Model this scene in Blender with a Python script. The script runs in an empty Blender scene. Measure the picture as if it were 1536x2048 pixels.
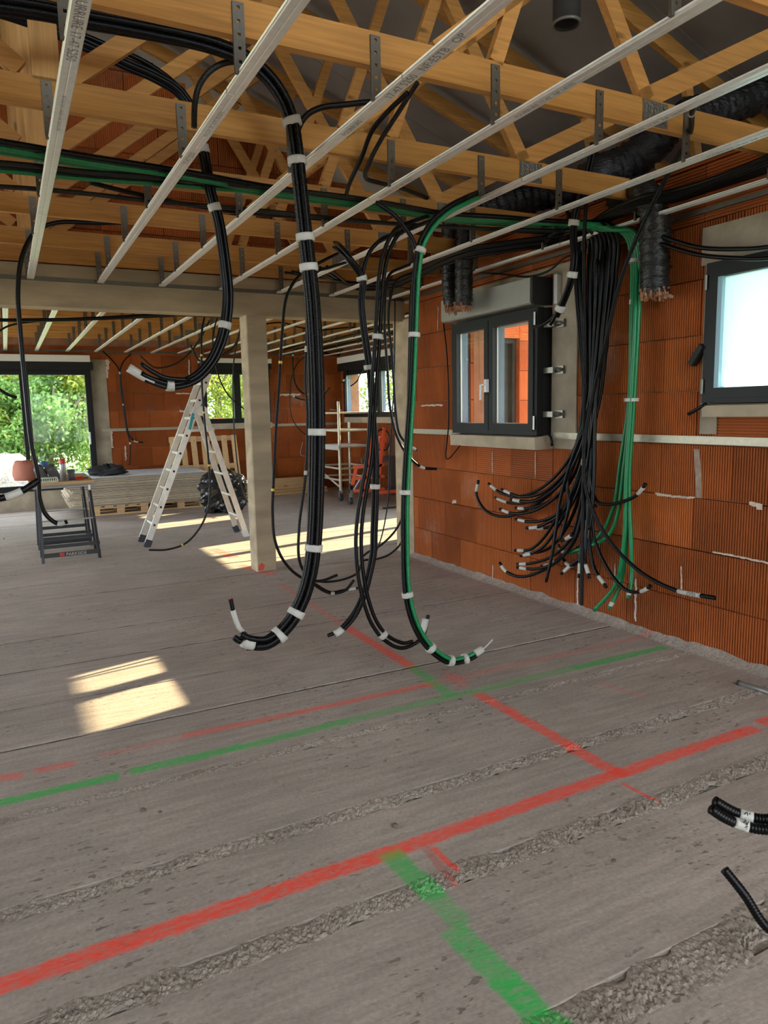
import bpy, math, random
import numpy as np
from mathutils import Matrix, Vector

random.seed(7); rng = np.random.default_rng(7)
scene = bpy.context.scene
COL = scene.collection
PI = math.pi

# ------------------------------------------------------------ camera
YAW, PITCH, ROLL, FPX, CH = 0.476876, 0.139903, -0.0208276, 1444.5, 1.474
_cy, _sy, _cp, _sp = math.cos(YAW), math.sin(YAW), math.cos(PITCH), math.sin(PITCH)
FW = np.array([_sy*_cp, _cy*_cp, -_sp]); _r = np.array([_cy, -_sy, 0.]); _u = np.cross(_r, FW)
_c, _s = math.cos(ROLL), math.sin(ROLL)
RT = _c*_r + _s*_u; UP = -_s*_r + _c*_u
CAM = np.array([0, 0, CH])
cd = bpy.data.cameras.new('camera'); cam = bpy.data.objects.new('camera', cd); COL.objects.link(cam)
cd.sensor_fit = 'HORIZONTAL'; cd.sensor_width = 36.0; cd.lens = FPX/1536*36.0; cd.clip_start = 0.02; cd.clip_end = 300
M = Matrix.Identity(4)
for i in range(3):
    M[i][0], M[i][1], M[i][2], M[i][3] = RT[i], UP[i], -FW[i], CAM[i]
cam.matrix_world = M
scene.camera = cam

# ------------------------------------------------------------ light
SKY_STRENGTH, SUN_STRENGTH = 4.2, 10.0
w = bpy.data.worlds.new('world'); scene.world = w; w.use_nodes = True
nt = w.node_tree; bg = nt.nodes['Background']
bg.inputs['Color'].default_value = (0.80, 0.91, 1.0, 1); bg.inputs['Strength'].default_value = SKY_STRENGTH
sd = bpy.data.lights.new('sun', 'SUN'); sun = bpy.data.objects.new('sun', sd); COL.objects.link(sun)
sd.energy = SUN_STRENGTH; sd.angle = math.radians(0.6); sd.color = (1.0, 0.83, 0.50)
SUN_DIR = Vector((-1.0, -0.25, -0.495)).normalized()
sun.rotation_euler = SUN_DIR.to_track_quat('-Z', 'Y').to_euler(); sun.location = (20, 5, 12)
vs = scene.view_settings
scene.display_settings.display_device = 'sRGB'
vs.view_transform = 'Standard'; vs.look = 'None'; vs.gamma = 1.0; vs.use_curve_mapping = False
vs.exposure = 1.15
scene.cycles.use_denoising = True
scene.cycles.sample_clamp_indirect = 6.0
scene.cycles.max_bounces = 10; scene.cycles.diffuse_bounces = 6; scene.cycles.transparent_max_bounces = 12

# ------------------------------------------------------------ key dimensions (metres)
XR, XF, YB, YF = 3.579, 5.823, 6.43, 12.97      # right wall, far right wall, beam front, far wall
ZC, ZT = 2.54, 2.66                              # rail underside, chord underside
# where a sight line of the survey photograph meets a plane of the building
def ray(x, y): return FW + RT*(x-768)/FPX - UP*(y-1024)/FPX
def Pz(x, y, z): d = ray(x, y); return CAM + d*(z-CH)/d[2]
def Py(x, y, Y): d = ray(x, y); return CAM + d*Y/d[1]
def Px(x, y, X): d = ray(x, y); return CAM + d*X/d[0]
def Pd(x, y, D): return CAM + ray(x, y)*D
ORD = ['first', 'second', 'third', 'fourth', 'fifth', 'sixth', 'seventh', 'eighth', 'ninth', 'tenth', 'eleventh', 'twelfth', 'thirteenth', 'fourteenth', 'fifteenth', 'sixteenth', 'seventeenth', 'eighteenth', 'nineteenth', 'twentieth', 'twenty-first', 'twenty-second', 'twenty-third', 'twenty-fourth', 'twenty-fifth', 'twenty-sixth']

# ------------------------------------------------------------ materials
def mat(name, col, rough=0.7, metal=0.0, noise=0.0, nscale=8.0, bump=0.0, bscale=60.0, spec=0.5, stretch=None, rand=0.0, transl=0.0):
    m = bpy.data.materials.new(name); m.use_nodes = True
    n, l = m.node_tree.nodes, m.node_tree.links
    b = n['Principled BSDF']
    b.inputs['Roughness'].default_value = rough; b.inputs['Metallic'].default_value = metal
    b.inputs['Specular IOR Level'].default_value = spec
    b.inputs['Base Color'].default_value = (*col, 1)
    src = None
    if noise or bump:
        tc = n.new('ShaderNodeTexCoord'); vec = tc.outputs['Object']
        if stretch:
            mp = n.new('ShaderNodeMapping'); mp.inputs['Scale'].default_value = stretch
            l.new(vec, mp.inputs['Vector']); vec = mp.outputs['Vector']
    if noise:
        t = n.new('ShaderNodeTexNoise'); t.inputs['Scale'].default_value = nscale; t.inputs['Detail'].default_value = 5
        l.new(vec, t.inputs['Vector'])
        r = n.new('ShaderNodeMapRange'); r.inputs[1].default_value = 0.3; r.inputs[2].default_value = 0.7
        r.inputs[3].default_value = 1-noise; r.inputs[4].default_value = 1+noise
        l.new(t.outputs['Fac'], r.inputs[0]); src = r.outputs[0]
    if rand:
        oi = n.new('ShaderNodeObjectInfo'); r2 = n.new('ShaderNodeMapRange')
        r2.inputs[3].default_value = 1-rand; r2.inputs[4].default_value = 1+rand
        l.new(oi.outputs['Random'], r2.inputs[0])
        if src is None: src = r2.outputs[0]
        else:
            mu = n.new('ShaderNodeMath'); mu.operation = 'MULTIPLY'; l.new(src, mu.inputs[0]); l.new(r2.outputs[0], mu.inputs[1]); src = mu.outputs[0]
    if src is not None:
        vm = n.new('ShaderNodeVectorMath'); vm.operation = 'SCALE'; vm.inputs[0].default_value = col
        l.new(src, vm.inputs['Scale']); l.new(vm.outputs[0], b.inputs['Base Color'])
    if bump:
        t2 = n.new('ShaderNodeTexNoise'); t2.inputs['Scale'].default_value = bscale; t2.inputs['Detail'].default_value = 6
        l.new(vec, t2.inputs['Vector'])
        bp = n.new('ShaderNodeBump'); bp.inputs['Strength'].default_value = bump; bp.inputs['Distance'].default_value = 0.01
        l.new(t2.outputs['Fac'], bp.inputs['Height']); l.new(bp.outputs[0], b.inputs['Normal'])
    if transl:
        tr = n.new('ShaderNodeBsdfTranslucent'); tr.inputs['Color'].default_value = (*[min(1, c*1.3) for c in col], 1)
        if src is not None: l.new(vm.outputs[0], tr.inputs['Color'])
        mx = n.new('ShaderNodeMixShader'); mx.inputs[0].default_value = transl
        l.new(b.outputs[0], mx.inputs[1]); l.new(tr.outputs[0], mx.inputs[2]); l.new(mx.outputs[0], n['Material Output'].inputs['Surface'])
    return m

def wood(name, col, axis=0, rand=0.12):
    """pine: grain stretched along the member, a few knots"""
    m = bpy.data.materials.new(name); m.use_nodes = True
    n, l = m.node_tree.nodes, m.node_tree.links; b = n['Principled BSDF']
    b.inputs['Roughness'].default_value = 0.62; b.inputs['Specular IOR Level'].default_value = 0.3
    tc = n.new('ShaderNodeTexCoord'); mp = n.new('ShaderNodeMapping')
    sc = [26, 26, 26]; sc[axis] = 1.3; mp.inputs['Scale'].default_value = sc
    l.new(tc.outputs['Object'], mp.inputs['Vector'])
    t = n.new('ShaderNodeTexNoise'); t.inputs['Scale'].default_value = 2.2; t.inputs['Detail'].default_value = 6; t.inputs['Distortion'].default_value = 0.8
    l.new(mp.outputs[0], t.inputs['Vector'])
    cr = n.new('ShaderNodeValToRGB')
    cr.color_ramp.elements[0].position = 0.3; cr.color_ramp.elements[0].color = (*[c*0.78 for c in col], 1)
    cr.color_ramp.elements[1].position = 0.72; cr.color_ramp.elements[1].color = (*[min(1, c*1.18) for c in col], 1)
    l.new(t.outputs['Fac'], cr.inputs[0])
    mp2 = n.new('ShaderNodeMapping'); s2 = [9, 9, 9]; s2[axis] = 3.2; mp2.inputs['Scale'].default_value = s2
    l.new(tc.outputs['Object'], mp2.inputs['Vector'])
    v = n.new('ShaderNodeTexVoronoi'); v.inputs['Scale'].default_value = 1.0; l.new(mp2.outputs[0], v.inputs['Vector'])
    kr = n.new('ShaderNodeMapRange'); kr.inputs[1].default_value = 0.05; kr.inputs[2].default_value = 0.15; kr.inputs[3].default_value = 0.45; kr.inputs[4].default_value = 1.0
    l.new(v.outputs['Distance'], kr.inputs[0])
    oi = n.new('ShaderNodeObjectInfo'); r2 = n.new('ShaderNodeMapRange'); r2.inputs[3].default_value = 1-rand; r2.inputs[4].default_value = 1+rand
    l.new(oi.outputs['Random'], r2.inputs[0])
    mu = n.new('ShaderNodeMath'); mu.operation = 'MULTIPLY'; l.new(kr.outputs[0], mu.inputs[0]); l.new(r2.outputs[0], mu.inputs[1])
    vm = n.new('ShaderNodeVectorMath'); vm.operation = 'SCALE'; l.new(cr.outputs[0], vm.inputs[0]); l.new(mu.outputs[0], vm.inputs['Scale'])
    l.new(vm.outputs[0], b.inputs['Base Color'])
    return m

def brick_mat(name, col, pale=(0.62, 0.50, 0.42)):
    m = bpy.data.materials.new(name); m.use_nodes = True
    n, l = m.node_tree.nodes, m.node_tree.links; b = n['Principled BSDF']
    b.inputs['Roughness'].default_value = 0.75; b.inputs['Specular IOR Level'].default_value = 0.25
    oi = n.new('ShaderNodeObjectInfo'); geo = n.new('ShaderNodeNewGeometry')
    cr = n.new('ShaderNodeValToRGB'); e = cr.color_ramp.elements
    e[0].position = 0; e[0].color = (*[c*0.72 for c in col], 1); e[1].position = 1; e[1].color = (col[0]*1.18, col[1]*1.28, col[2]*1.3, 1)
    x = cr.color_ramp.elements.new(0.5); x.color = (*col, 1)
    l.new(oi.outputs['Random'], cr.inputs[0])
    t = n.new('ShaderNodeTexNoise'); t.inputs['Scale'].default_value = 3.0; t.inputs['Detail'].default_value = 7; l.new(geo.outputs['Position'], t.inputs['Vector'])
    r = n.new('ShaderNodeMapRange'); r.inputs[1].default_value = 0.3; r.inputs[2].default_value = 0.7; r.inputs[3].default_value = 0.82; r.inputs[4].default_value = 1.15
    l.new(t.outputs['Fac'], r.inputs[0])
    vm = n.new('ShaderNodeVectorMath'); vm.operation = 'SCALE'; l.new(cr.outputs[0], vm.inputs[0]); l.new(r.outputs[0], vm.inputs['Scale'])
    # dusty mortar wash in patches
    t2 = n.new('ShaderNodeTexNoise'); t2.inputs['Scale'].default_value = 1.3; t2.inputs['Detail'].default_value = 9; t2.inputs['Roughness'].default_value = 0.65
    mp = n.new('ShaderNodeMapping'); mp.inputs['Location'].default_value = (3.1, 7.7, 1.9); l.new(geo.outputs['Position'], mp.inputs[0]); l.new(mp.outputs[0], t2.inputs['Vector'])
    r3 = n.new('ShaderNodeMapRange'); r3.inputs[1].default_value = 0.60; r3.inputs[2].default_value = 0.80; r3.inputs[3].default_value = 0; r3.inputs[4].default_value = 0.40
    l.new(t2.outputs['Fac'], r3.inputs[0])
    mx = n.new('ShaderNodeMix'); mx.data_type = 'RGBA'; l.new(r3.outputs[0], mx.inputs[0]); l.new(vm.outputs[0], mx.inputs[6]); mx.inputs[7].default_value = (*pale, 1)
    l.new(mx.outputs[2], b.inputs['Base Color'])
    t4 = n.new('ShaderNodeTexNoise'); t4.inputs['Scale'].default_value = 120; l.new(geo.outputs['Position'], t4.inputs['Vector'])
    bp = n.new('ShaderNodeBump'); bp.inputs['Strength'].default_value = 0.2; bp.inputs['Distance'].default_value = 0.004; l.new(t4.outputs['Fac'], bp.inputs['Height']); l.new(bp.outputs[0], b.inputs['Normal'])
    return m

def glass_mat(name, tint=(1, 1, 1), refl=0.10):
    m = bpy.data.materials.new(name); m.use_nodes = True
    n, l = m.node_tree.nodes, m.node_tree.links; n.remove(n['Principled BSDF'])
    t = n.new('ShaderNodeBsdfTransparent'); t.inputs[0].default_value = (*tint, 1)
    g = n.new('ShaderNodeBsdfGlossy'); g.inputs['Roughness'].default_value = 0.02
    fr = n.new('ShaderNodeLayerWeight'); fr.inputs[0].default_value = 0.25
    mm = n.new('ShaderNodeMath'); mm.operation = 'MULTIPLY'; mm.inputs[1].default_value = refl*4; l.new(fr.outputs['Fresnel'], mm.inputs[0])
    mx = n.new('ShaderNodeMixShader'); l.new(mm.outputs[0], mx.inputs[0]); l.new(t.outputs[0], mx.inputs[1]); l.new(g.outputs[0], mx.inputs[2])
    l.new(mx.outputs[0], n['Material Output'].inputs['Surface'])
    return m

def frosted_mat(name):
    m = bpy.data.materials.new(name); m.use_nodes = True
    n, l = m.node_tree.nodes, m.node_tree.links; n.remove(n['Principled BSDF'])
    a = n.new('ShaderNodeBsdfTranslucent'); a.inputs[0].default_value = (0.62, 0.79, 0.84, 1)
    d = n.new('ShaderNodeBsdfGlossy'); d.inputs['Roughness'].default_value = 0.35
    mx = n.new('ShaderNodeMixShader'); mx.inputs[0].default_value = 0.06
    l.new(a.outputs[0], mx.inputs[1]); l.new(d.outputs[0], mx.inputs[2]); l.new(mx.outputs[0], n['Material Output'].inputs['Surface'])
    return m

# floor paint: straight sprayed strokes (world metres, from the slab survey)
def F2(x, y): p = Pz(x, y, 0); return (p[0], p[1])
RED, GRN, DRD = (0.95, 0.085, 0.05), (0.035, 0.47, 0.09), (0.55, 0.07, 0.07)
STROKES = [  # p, q (pixels of the survey photo), half width m, strength, colour
    ((-120, 2012), (790, 1700), .036, .95, RED), ((780, 1703), (1250, 1541), .033, .92, RED), ((1230, 1549), (1512, 1455), .033, .9, RED), ((1520, 1446), (1620, 1412), .033, .95, RED),
    ((955, 1386), (1000, 1415), .033, .75, RED), ((1005, 1415), (1232, 1545), .034, .85, RED), ((895, 1345), (930, 1372), .035, .3, RED),
    ((690, 1252), (826, 1336), .036, .8, RED), ((560, 1168), (690, 1252), .03, .28, RED), ((822, 1332), (905, 1392), .036, .6, GRN),
    ((-60, 1619), (238, 1551), .030, .9, GRN), ((262, 1543), (480, 1494), .030, .85, GRN), ((480, 1494), (700, 1440), .030, .75, GRN), ((700, 1440), (950, 1382), .032, .5, GRN), ((950, 1382), (1150, 1335), .034, .42, GRN), ((1150, 1336), (1330, 1294), .032, .8, GRN),
    ((-40, 1562), (46, 1549), .030, .55, RED), ((72, 1541), (148, 1526), .028, .5, RED), ((200, 1511), (355, 1476), .024, .22, RED), ((362, 1473), (600, 1424), .026, .55, RED), ((600, 1424), (860, 1368), .026, .62, RED), ((860, 1368), (1310, 1268), .03, .22, RED),
    ((1245, 1566), (1313, 1602), .008, .9, RED), ((866, 1694), (914, 1742), .012, .95, RED), ((848, 1692), (912, 1772), .014, .5, DRD),
    ((778, 1704), (872, 1796), .040, .8, GRN), ((868, 1792), (926, 1848), .038, .5, GRN), ((905, 1856), (1010, 1960), .042, .75, GRN), ((1005, 1955), (1160, 2110), .042, .95, GRN),
    ((480, 1130), (548, 1150), .05, .5, RED), ((425, 1098), (470, 1116), .06, .5, RED), ((600, 1030), (830, 1016), .03, .35, GRN), ((1200, 1366), (1290, 1396), .02, .2, RED),
]
def floor_mat(name, joint=False):
    m = bpy.data.materials.new(name); m.use_nodes = True
    n, l = m.node_tree.nodes, m.node_tree.links; b = n['Principled BSDF']
    b.inputs['Roughness'].default_value = 0.82; b.inputs['Specular IOR Level'].default_value = 0.3
    geo = n.new('ShaderNodeNewGeometry'); pos = geo.outputs['Position']
    def math_(op, a, c, clamp=False):
        x = n.new('ShaderNodeMath'); x.operation = op; x.use_clamp = clamp
        for i, v in enumerate((a, c)):
            if v is None: continue
            if isinstance(v, (int, float)): x.inputs[i].default_value = v
            else: l.new(v, x.inputs[i])
        return x.outputs[0]
    def noise(scale, detail, st=None, loc=(0, 0, 0), rough=0.55):
        mp = n.new('ShaderNodeMapping'); mp.inputs['Scale'].default_value = st or (1, 1, 1); mp.inputs['Location'].default_value = loc
        l.new(pos, mp.inputs[0]); t = n.new('ShaderNodeTexNoise'); t.inputs['Scale'].default_value = scale; t.inputs['Detail'].default_value = detail; t.inputs['Roughness'].default_value = rough
        l.new(mp.outputs[0], t.inputs['Vector']); return t.outputs['Fac']
    def mrange(v, a, c, d, e):
        r = n.new('ShaderNodeMapRange'); r.interpolation_type = 'SMOOTHSTEP'
        for i, q in enumerate((a, c, d, e)): r.inputs[i+1].default_value = q
        l.new(v, r.inputs[0]); return r.outputs[0]
    blot = noise(1.1, 6, rough=0.6)
    cr = n.new('ShaderNodeValToRGB'); e = cr.color_ramp.elements
    if joint:
        e[0].position = .3; e[0].color = (.275, .225, .185, 1); e[1].position = .7; e[1].color = (.42, .355, .30, 1)
    else:
        e[0].position = .32; e[0].color = (.345, .288, .248, 1); e[1].position = .68; e[1].color = (.45, .38, .327, 1)
    l.new(blot, cr.inputs[0])
    streak = mrange(noise(9, 5, (0.35, 3.2, 1)), .3, .7, .88, 1.10)
    fine = mrange(noise(70, 4), .3, .7, .90 if not joint else .80, 1.08 if not joint else 1.15)
    # dark pock marks and scuffs
    pk = mrange(noise(48, 3, (0.42, 1.0, 1), (5, 2, 0)), .60, .66, 1.0, .52)
    pk2 = mrange(noise(1.7, 2, None, (9, 4, 0)), .45, .6, 0, 1)
    pkm = math_('ADD', 1.0, math_('MULTIPLY', math_('SUBTRACT', pk, 1.0), pk2))
    k = math_('MULTIPLY', math_('MULTIPLY', streak, fine), pkm)
    vm = n.new('ShaderNodeVectorMath'); vm.operation = 'SCALE'; l.new(cr.outputs[0], vm.inputs[0]); l.new(k, vm.inputs['Scale'])
    colr = vm.outputs[0]
    edge = noise(14, 5, None, (1, 8, 0), .7); grain = noise(45, 4, (.5, 1.6, 1), (4, 4, 0), .7)
    en = math_('MULTIPLY', math_('SUBTRACT', edge, .5), .045)
    gr = mrange(grain, .30, .62, .45, 1.0)
    for (p, q, hw, st, c) in STROKES:
        a = np.array(F2(*p)); z = np.array(F2(*q)); d = z-a; L = float(np.hypot(*d)); t = d/L; nn = np.array([-t[1], t[0]]); mid = (a+z)/2
        s = n.new('ShaderNodeVectorMath'); s.operation = 'SUBTRACT'; l.new(pos, s.inputs[0]); s.inputs[1].default_value = (mid[0], mid[1], 0)
        du = n.new('ShaderNodeVectorMath'); du.operation = 'DOT_PRODUCT'; l.new(s.outputs[0], du.inputs[0]); du.inputs[1].default_value = (t[0], t[1], 0)
        dv = n.new('ShaderNodeVectorMath'); dv.operation = 'DOT_PRODUCT'; l.new(s.outputs[0], dv.inputs[0]); dv.inputs[1].default_value = (nn[0], nn[1], 0)
        sf = .012 if hw > .02 else .005
        mv = mrange(math_('ADD', math_('ABSOLUTE', dv.outputs['Value'], None), math_('MULTIPLY', en, min(1, hw/.03))), hw-sf, hw+sf, st, 0)
        mu_ = mrange(math_('ADD', math_('ABSOLUTE', du.outputs['Value'], None), en), L/2-.015, L/2+.02, 1, 0)
        f = math_('MULTIPLY', math_('MULTIPLY', mv, mu_), gr)
        mx = n.new('ShaderNodeMix'); mx.data_type = 'RGBA'; l.new(f, mx.inputs[0]); l.new(colr, mx.inputs[6]); mx.inputs[7].default_value = (*c, 1); colr = mx.outputs[2]
    l.new(colr, b.inputs['Base Color'])
    bp = n.new('ShaderNodeBump'); bp.inputs['Strength'].default_value = .5 if not joint else .9; bp.inputs['Distance'].default_value = .006 if not joint else .015
    l.new(math_('ADD', math_('MULTIPLY', noise(55, 6, (.4, 1.3, 1)), .6), math_('MULTIPLY', pkm, .5)) if not joint else noise(45, 6), bp.inputs['Height'])
    l.new(bp.outputs[0], b.inputs['Normal'])
    return m

MT = {}
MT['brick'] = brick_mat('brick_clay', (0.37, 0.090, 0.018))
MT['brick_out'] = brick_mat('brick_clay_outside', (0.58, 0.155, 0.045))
MT['mortar'] = mat('mortar_joint', (0.30, 0.14, 0.075), .95, noise=.2)
MT['slab'] = floor_mat('slab_concrete'); MT['joint'] = floor_mat('rough_joint_concrete', True)
MT['concrete'] = mat('board_marked_concrete', (0.40, 0.315, 0.205), .85, noise=.22, nscale=3.5, bump=.35, bscale=26, stretch=(.5, 1.5, 2.2))
MT['render'] = mat('grey_render', (0.33, 0.275, 0.20), .9, noise=.25, nscale=5, bump=.3, bscale=40)
MT['sill'] = mat('sill_concrete', (0.42, 0.345, 0.24), .85, noise=.15, nscale=7, bump=.2, bscale=50)
MT['wood'] = wood('pine_truss', (0.50, 0.235, 0.060)); MT['woodz'] = wood('pine_post', (0.64, 0.35, 0.12), 2)
MT['pallet'] = wood('pallet_wood', (0.62, 0.41, 0.20), 0); MT['palletz'] = wood('pallet_wood_upright', (0.66, 0.43, 0.21), 2)
MT['roof'] = mat('roof_sheet_grey', (0.27, 0.25, 0.235), .9, noise=.22, nscale=1.6)
MT['galv2'] = mat('dull_wall_rail_steel', (0.40, 0.36, 0.27), .4, metal=.4, noise=.08, nscale=40)
MT['galv'] = mat('galvanised_steel', (0.80, 0.80, 0.76), .38, metal=.35, noise=.06, nscale=40)
MT['strap'] = mat('galvanised_strap', (0.15, 0.135, 0.115), .45, metal=.6, noise=.12, nscale=60)
MT['plate'] = mat('nail_plate_steel', (0.20, 0.185, 0.16), .45, metal=.7, noise=.3, nscale=90, bump=.9, bscale=90)
MT['black'] = mat('black_conduit', (0.0032, 0.0032, 0.0036), .34, spec=.22)
MT['grey_conduit'] = mat('dusty_conduit', (0.016, 0.015, 0.014), .45, spec=.3)
MT['green'] = mat('green_conduit', (0.006, 0.20, 0.065), .36)
MT['tape'] = mat('white_tape', (0.50, 0.48, 0.43), .5)
MT['yellow'] = mat('yellow_tape', (0.75, 0.55, 0.06), .5)
MT['ink'] = mat('black_ink', (0.03, 0.03, 0.03), .6); MT['greyink'] = mat('grey_ink', (0.22, 0.22, 0.21), .6)
MT['redwire'] = mat('red_wire', (0.5, 0.05, 0.03), .4)
MT['film'] = mat('black_plastic_film', (0.020, 0.020, 0.021), .22, bump=1.0, bscale=30, stretch=(1, 1, 2.6))
MT['wool'] = mat('glass_wool', (0.42, 0.20, 0.11), .95, bump=.8, bscale=120)
MT['anthr'] = mat('anthracite_aluminium', (0.011, 0.012, 0.0115), .5, spec=.25); MT['anthr2'] = mat('black_trim', (0.005, 0.005, 0.0055), .6)  # anthr2 is the black of frame linings, end cap and wedge
MT['greybox'] = mat('shutter_box_grey', (0.30, 0.30, 0.255), .55, noise=.05); MT['whitebox'] = mat('shutter_box_white', (0.66, 0.62, 0.54), .6)
MT['skylit_jamb'] = mat('skylit_blue_reveal', (0.13, 0.21, 0.28), .6)  # sky light on reveals and outer frames, put into their colour
MT['glass'] = glass_mat('clear_glass'); MT['frost'] = frosted_mat('frosted_glass')
MT['chrome'] = mat('zinc_bracket', (0.30, 0.29, 0.25), .35, metal=.8); MT['white'] = mat('white_plastic', (0.8, 0.8, 0.78), .4)
MT['alu'] = mat('ladder_aluminium', (0.74, 0.72, 0.64), .38, metal=.35, noise=.12, nscale=9); MT['rubber'] = mat('dark_rubber', (0.05, 0.055, 0.065), .7)
MT['tube'] = mat('scaffold_tube', (0.72, 0.67, 0.52), .45, metal=.25, noise=.15, nscale=20); MT['deck'] = mat('scaffold_deck', (0.52, 0.46, 0.40), .7, noise=.15)
MT['orange'] = mat('orange_paint', (0.80, 0.10, 0.025), .4); MT['steelgrey'] = mat('grey_painted_steel', (0.10, 0.105, 0.12), .45); MT['midgrey'] = mat('mid_grey_steel', (0.28, 0.27, 0.26), .45, metal=.4)
MT['gyp'] = mat('plasterboard_edge', (0.60, 0.50, 0.37), .85, noise=.12, nscale=14, rand=.22); MT['gyptop'] = mat('plasterboard_face', (0.58, 0.60, 0.62), .8, noise=.05)
MT['bag'] = mat('black_rubbish_bag', (0.02, 0.021, 0.022), .2, bump=1.0, bscale=14); MT['cloth'] = mat('black_cloth', (0.022, 0.022, 0.024), .9, bump=.5, bscale=30)
MT['blacksteel'] = mat('black_steel', (0.02, 0.021, 0.024), .4); MT['terra'] = mat('terracotta_cloth', (0.50, 0.19, 0.13), .85, bump=.3, bscale=20)
MT['red'] = mat('red_plastic', (0.60, 0.02, 0.02), .35); MT['can'] = mat('spray_can_metal', (0.42, 0.42, 0.42), .35, metal=.6); MT['pvc'] = mat('grey_pvc', (0.13, 0.13, 0.135), .4)
MT['paletray'] = mat('pale_green_tray', (0.55, 0.62, 0.48), .6); MT['pet'] = glass_mat('clear_bottle', (.86, .92, .95), .2); MT['blue'] = mat('blue_label', (0.06, 0.16, 0.42), .4); MT['teal'] = mat('teal_label', (0.03, 0.35, 0.42), .45)
MT['leaf'] = mat('leaf_green', (0.16, 0.30, 0.07), .6, transl=.45, noise=.45, nscale=.9); MT['leaf2'] = mat('leaf_yellow_green', (0.30, 0.36, 0.05), .6, transl=.45, noise=.4, nscale=1.1); MT['bark'] = mat('bark', (0.16, 0.12, 0.09), .9, noise=.3)
MT['grass'] = mat('grass_ground', (0.22, 0.30, 0.08), .95, noise=.45, nscale=1.4, bump=.6, bscale=20); MT['gravel'] = mat('pale_gravel', (0.13, 0.125, 0.115), .95, noise=.4, nscale=20, bump=1, bscale=16); MT['earth'] = mat('sandy_ground', (0.46, 0.42, 0.35), .95, noise=.2, nscale=4)
MT['bounce_ground'] = mat('added_bounce_ground', (0.62, 0.57, 0.48), .9, noise=.1, nscale=3)
MT['dark_fill'] = mat('dark_joint_fill', (0.10, 0.083, 0.068), .95, noise=.4, nscale=9)  # dark filling of the thin floor joints
MT['pipe'] = mat('dark_vent_pipe', (0.05, 0.05, 0.048), .5)

# ------------------------------------------------------------ mesh helpers
class MB:
    def __init__(s): s.v = []; s.f = []; s.n = 0; s.mi = []; s.cur = 0
    def add(s, v, f):
        v = np.asarray(v, float).reshape(-1, 3); s.v.append(v)
        for q in f: s.f.append(tuple(i+s.n for i in q)); s.mi.append(s.cur)
        s.n += len(v); return s
    def box(s, a, b):
        a, b = np.minimum(a, b), np.maximum(a, b)
        v = [(x, y, z) for x in (a[0], b[0]) for y in (a[1], b[1]) for z in (a[2], b[2])]
        return s.add(v, [(0, 1, 3, 2), (4, 6, 7, 5), (0, 4, 5, 1), (2, 3, 7, 6), (0, 2, 6, 4), (1, 5, 7, 3)])
    def bar(s, p, q, w, h, up=(0, 0, 1)):
        p = np.array(p, float); q = np.array(q, float); t = q-p; t /= np.linalg.norm(t); up = np.array(up, float)
        a = np.cross(t, up)
        if np.linalg.norm(a) < 1e-4: a = np.cross(t, (0, 1, 0))
        a /= np.linalg.norm(a); b = np.cross(a, t)
        v = [o+a*w/2*i+b*h/2*j for o in (p, q) for i, j in ((-1, -1), (1, -1), (1, 1), (-1, 1))]
        return s.add(v, [(3, 2, 1, 0), (4, 5, 6, 7), (0, 1, 5, 4), (1, 2, 6, 5), (2, 3, 7, 6), (3, 0, 4, 7)])
    def tube(s, pts, r, seg=10, caps=True, corr=0.0, amp=0.065, taper=None):
        v, f = tube_geo(pts, r, seg, caps, corr, amp, taper); return s.add(v, f)
    def prism(s, prof, a, b, axis):
        """profile (2D list) extruded along axis from a to b"""
        k = len(prof); idx = [i for i in range(3) if i != axis]; v = []
        for c in (a, b):
            for p in prof:
                q = [0, 0, 0]; q[axis] = c; q[idx[0]], q[idx[1]] = p; v.append(q)
        f = [(i, (i+1) % k, (i+1) % k+k, i+k) for i in range(k)]
        return s.add(v, f+[tuple(range(k))[::-1], tuple(range(k, 2*k))])
    def lathe(s, c, prof, seg=16):
        c = np.array(c, float); k = len(prof); v = []
        for i in range(seg):
            a = 2*PI*i/seg
            for r, z in prof: v.append(c+(r*math.cos(a), r*math.sin(a), z))
        f = [(i*k+j, ((i+1) % seg)*k+j, ((i+1) % seg)*k+j+1, i*k+j+1) for i in range(seg) for j in range(k-1)]
        return s.add(v, f)
    def mesh(s, name, m, smooth=False):
        me = bpy.data.meshes.new(name)
        V = np.concatenate(s.v) if s.v else np.zeros((0, 3))
        F = s.f; loops = np.fromiter((i for q in F for i in q), dtype=np.int32)
        cnt = np.fromiter((len(q) for q in F), dtype=np.int32); st = np.concatenate(([0], np.cumsum(cnt)[:-1])).astype(np.int32)
        me.vertices.add(len(V)); me.vertices.foreach_set('co', V.ravel())
        me.loops.add(len(loops)); me.loops.foreach_set('vertex_index', loops)
        me.polygons.add(len(F)); me.polygons.foreach_set('loop_start', st); me.polygons.foreach_set('loop_total', cnt)
        ms = m if isinstance(m, (list, tuple)) else [m]
        for q in ms: me.materials.append(MT[q] if isinstance(q, str) else q)
        if len(ms) > 1: me.polygons.foreach_set('material_index', np.array(s.mi, np.int32))
        me.polygons.foreach_set('use_smooth', np.full(len(F), bool(smooth)))
        me.update(calc_edges=True); me.validate(); return me

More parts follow.
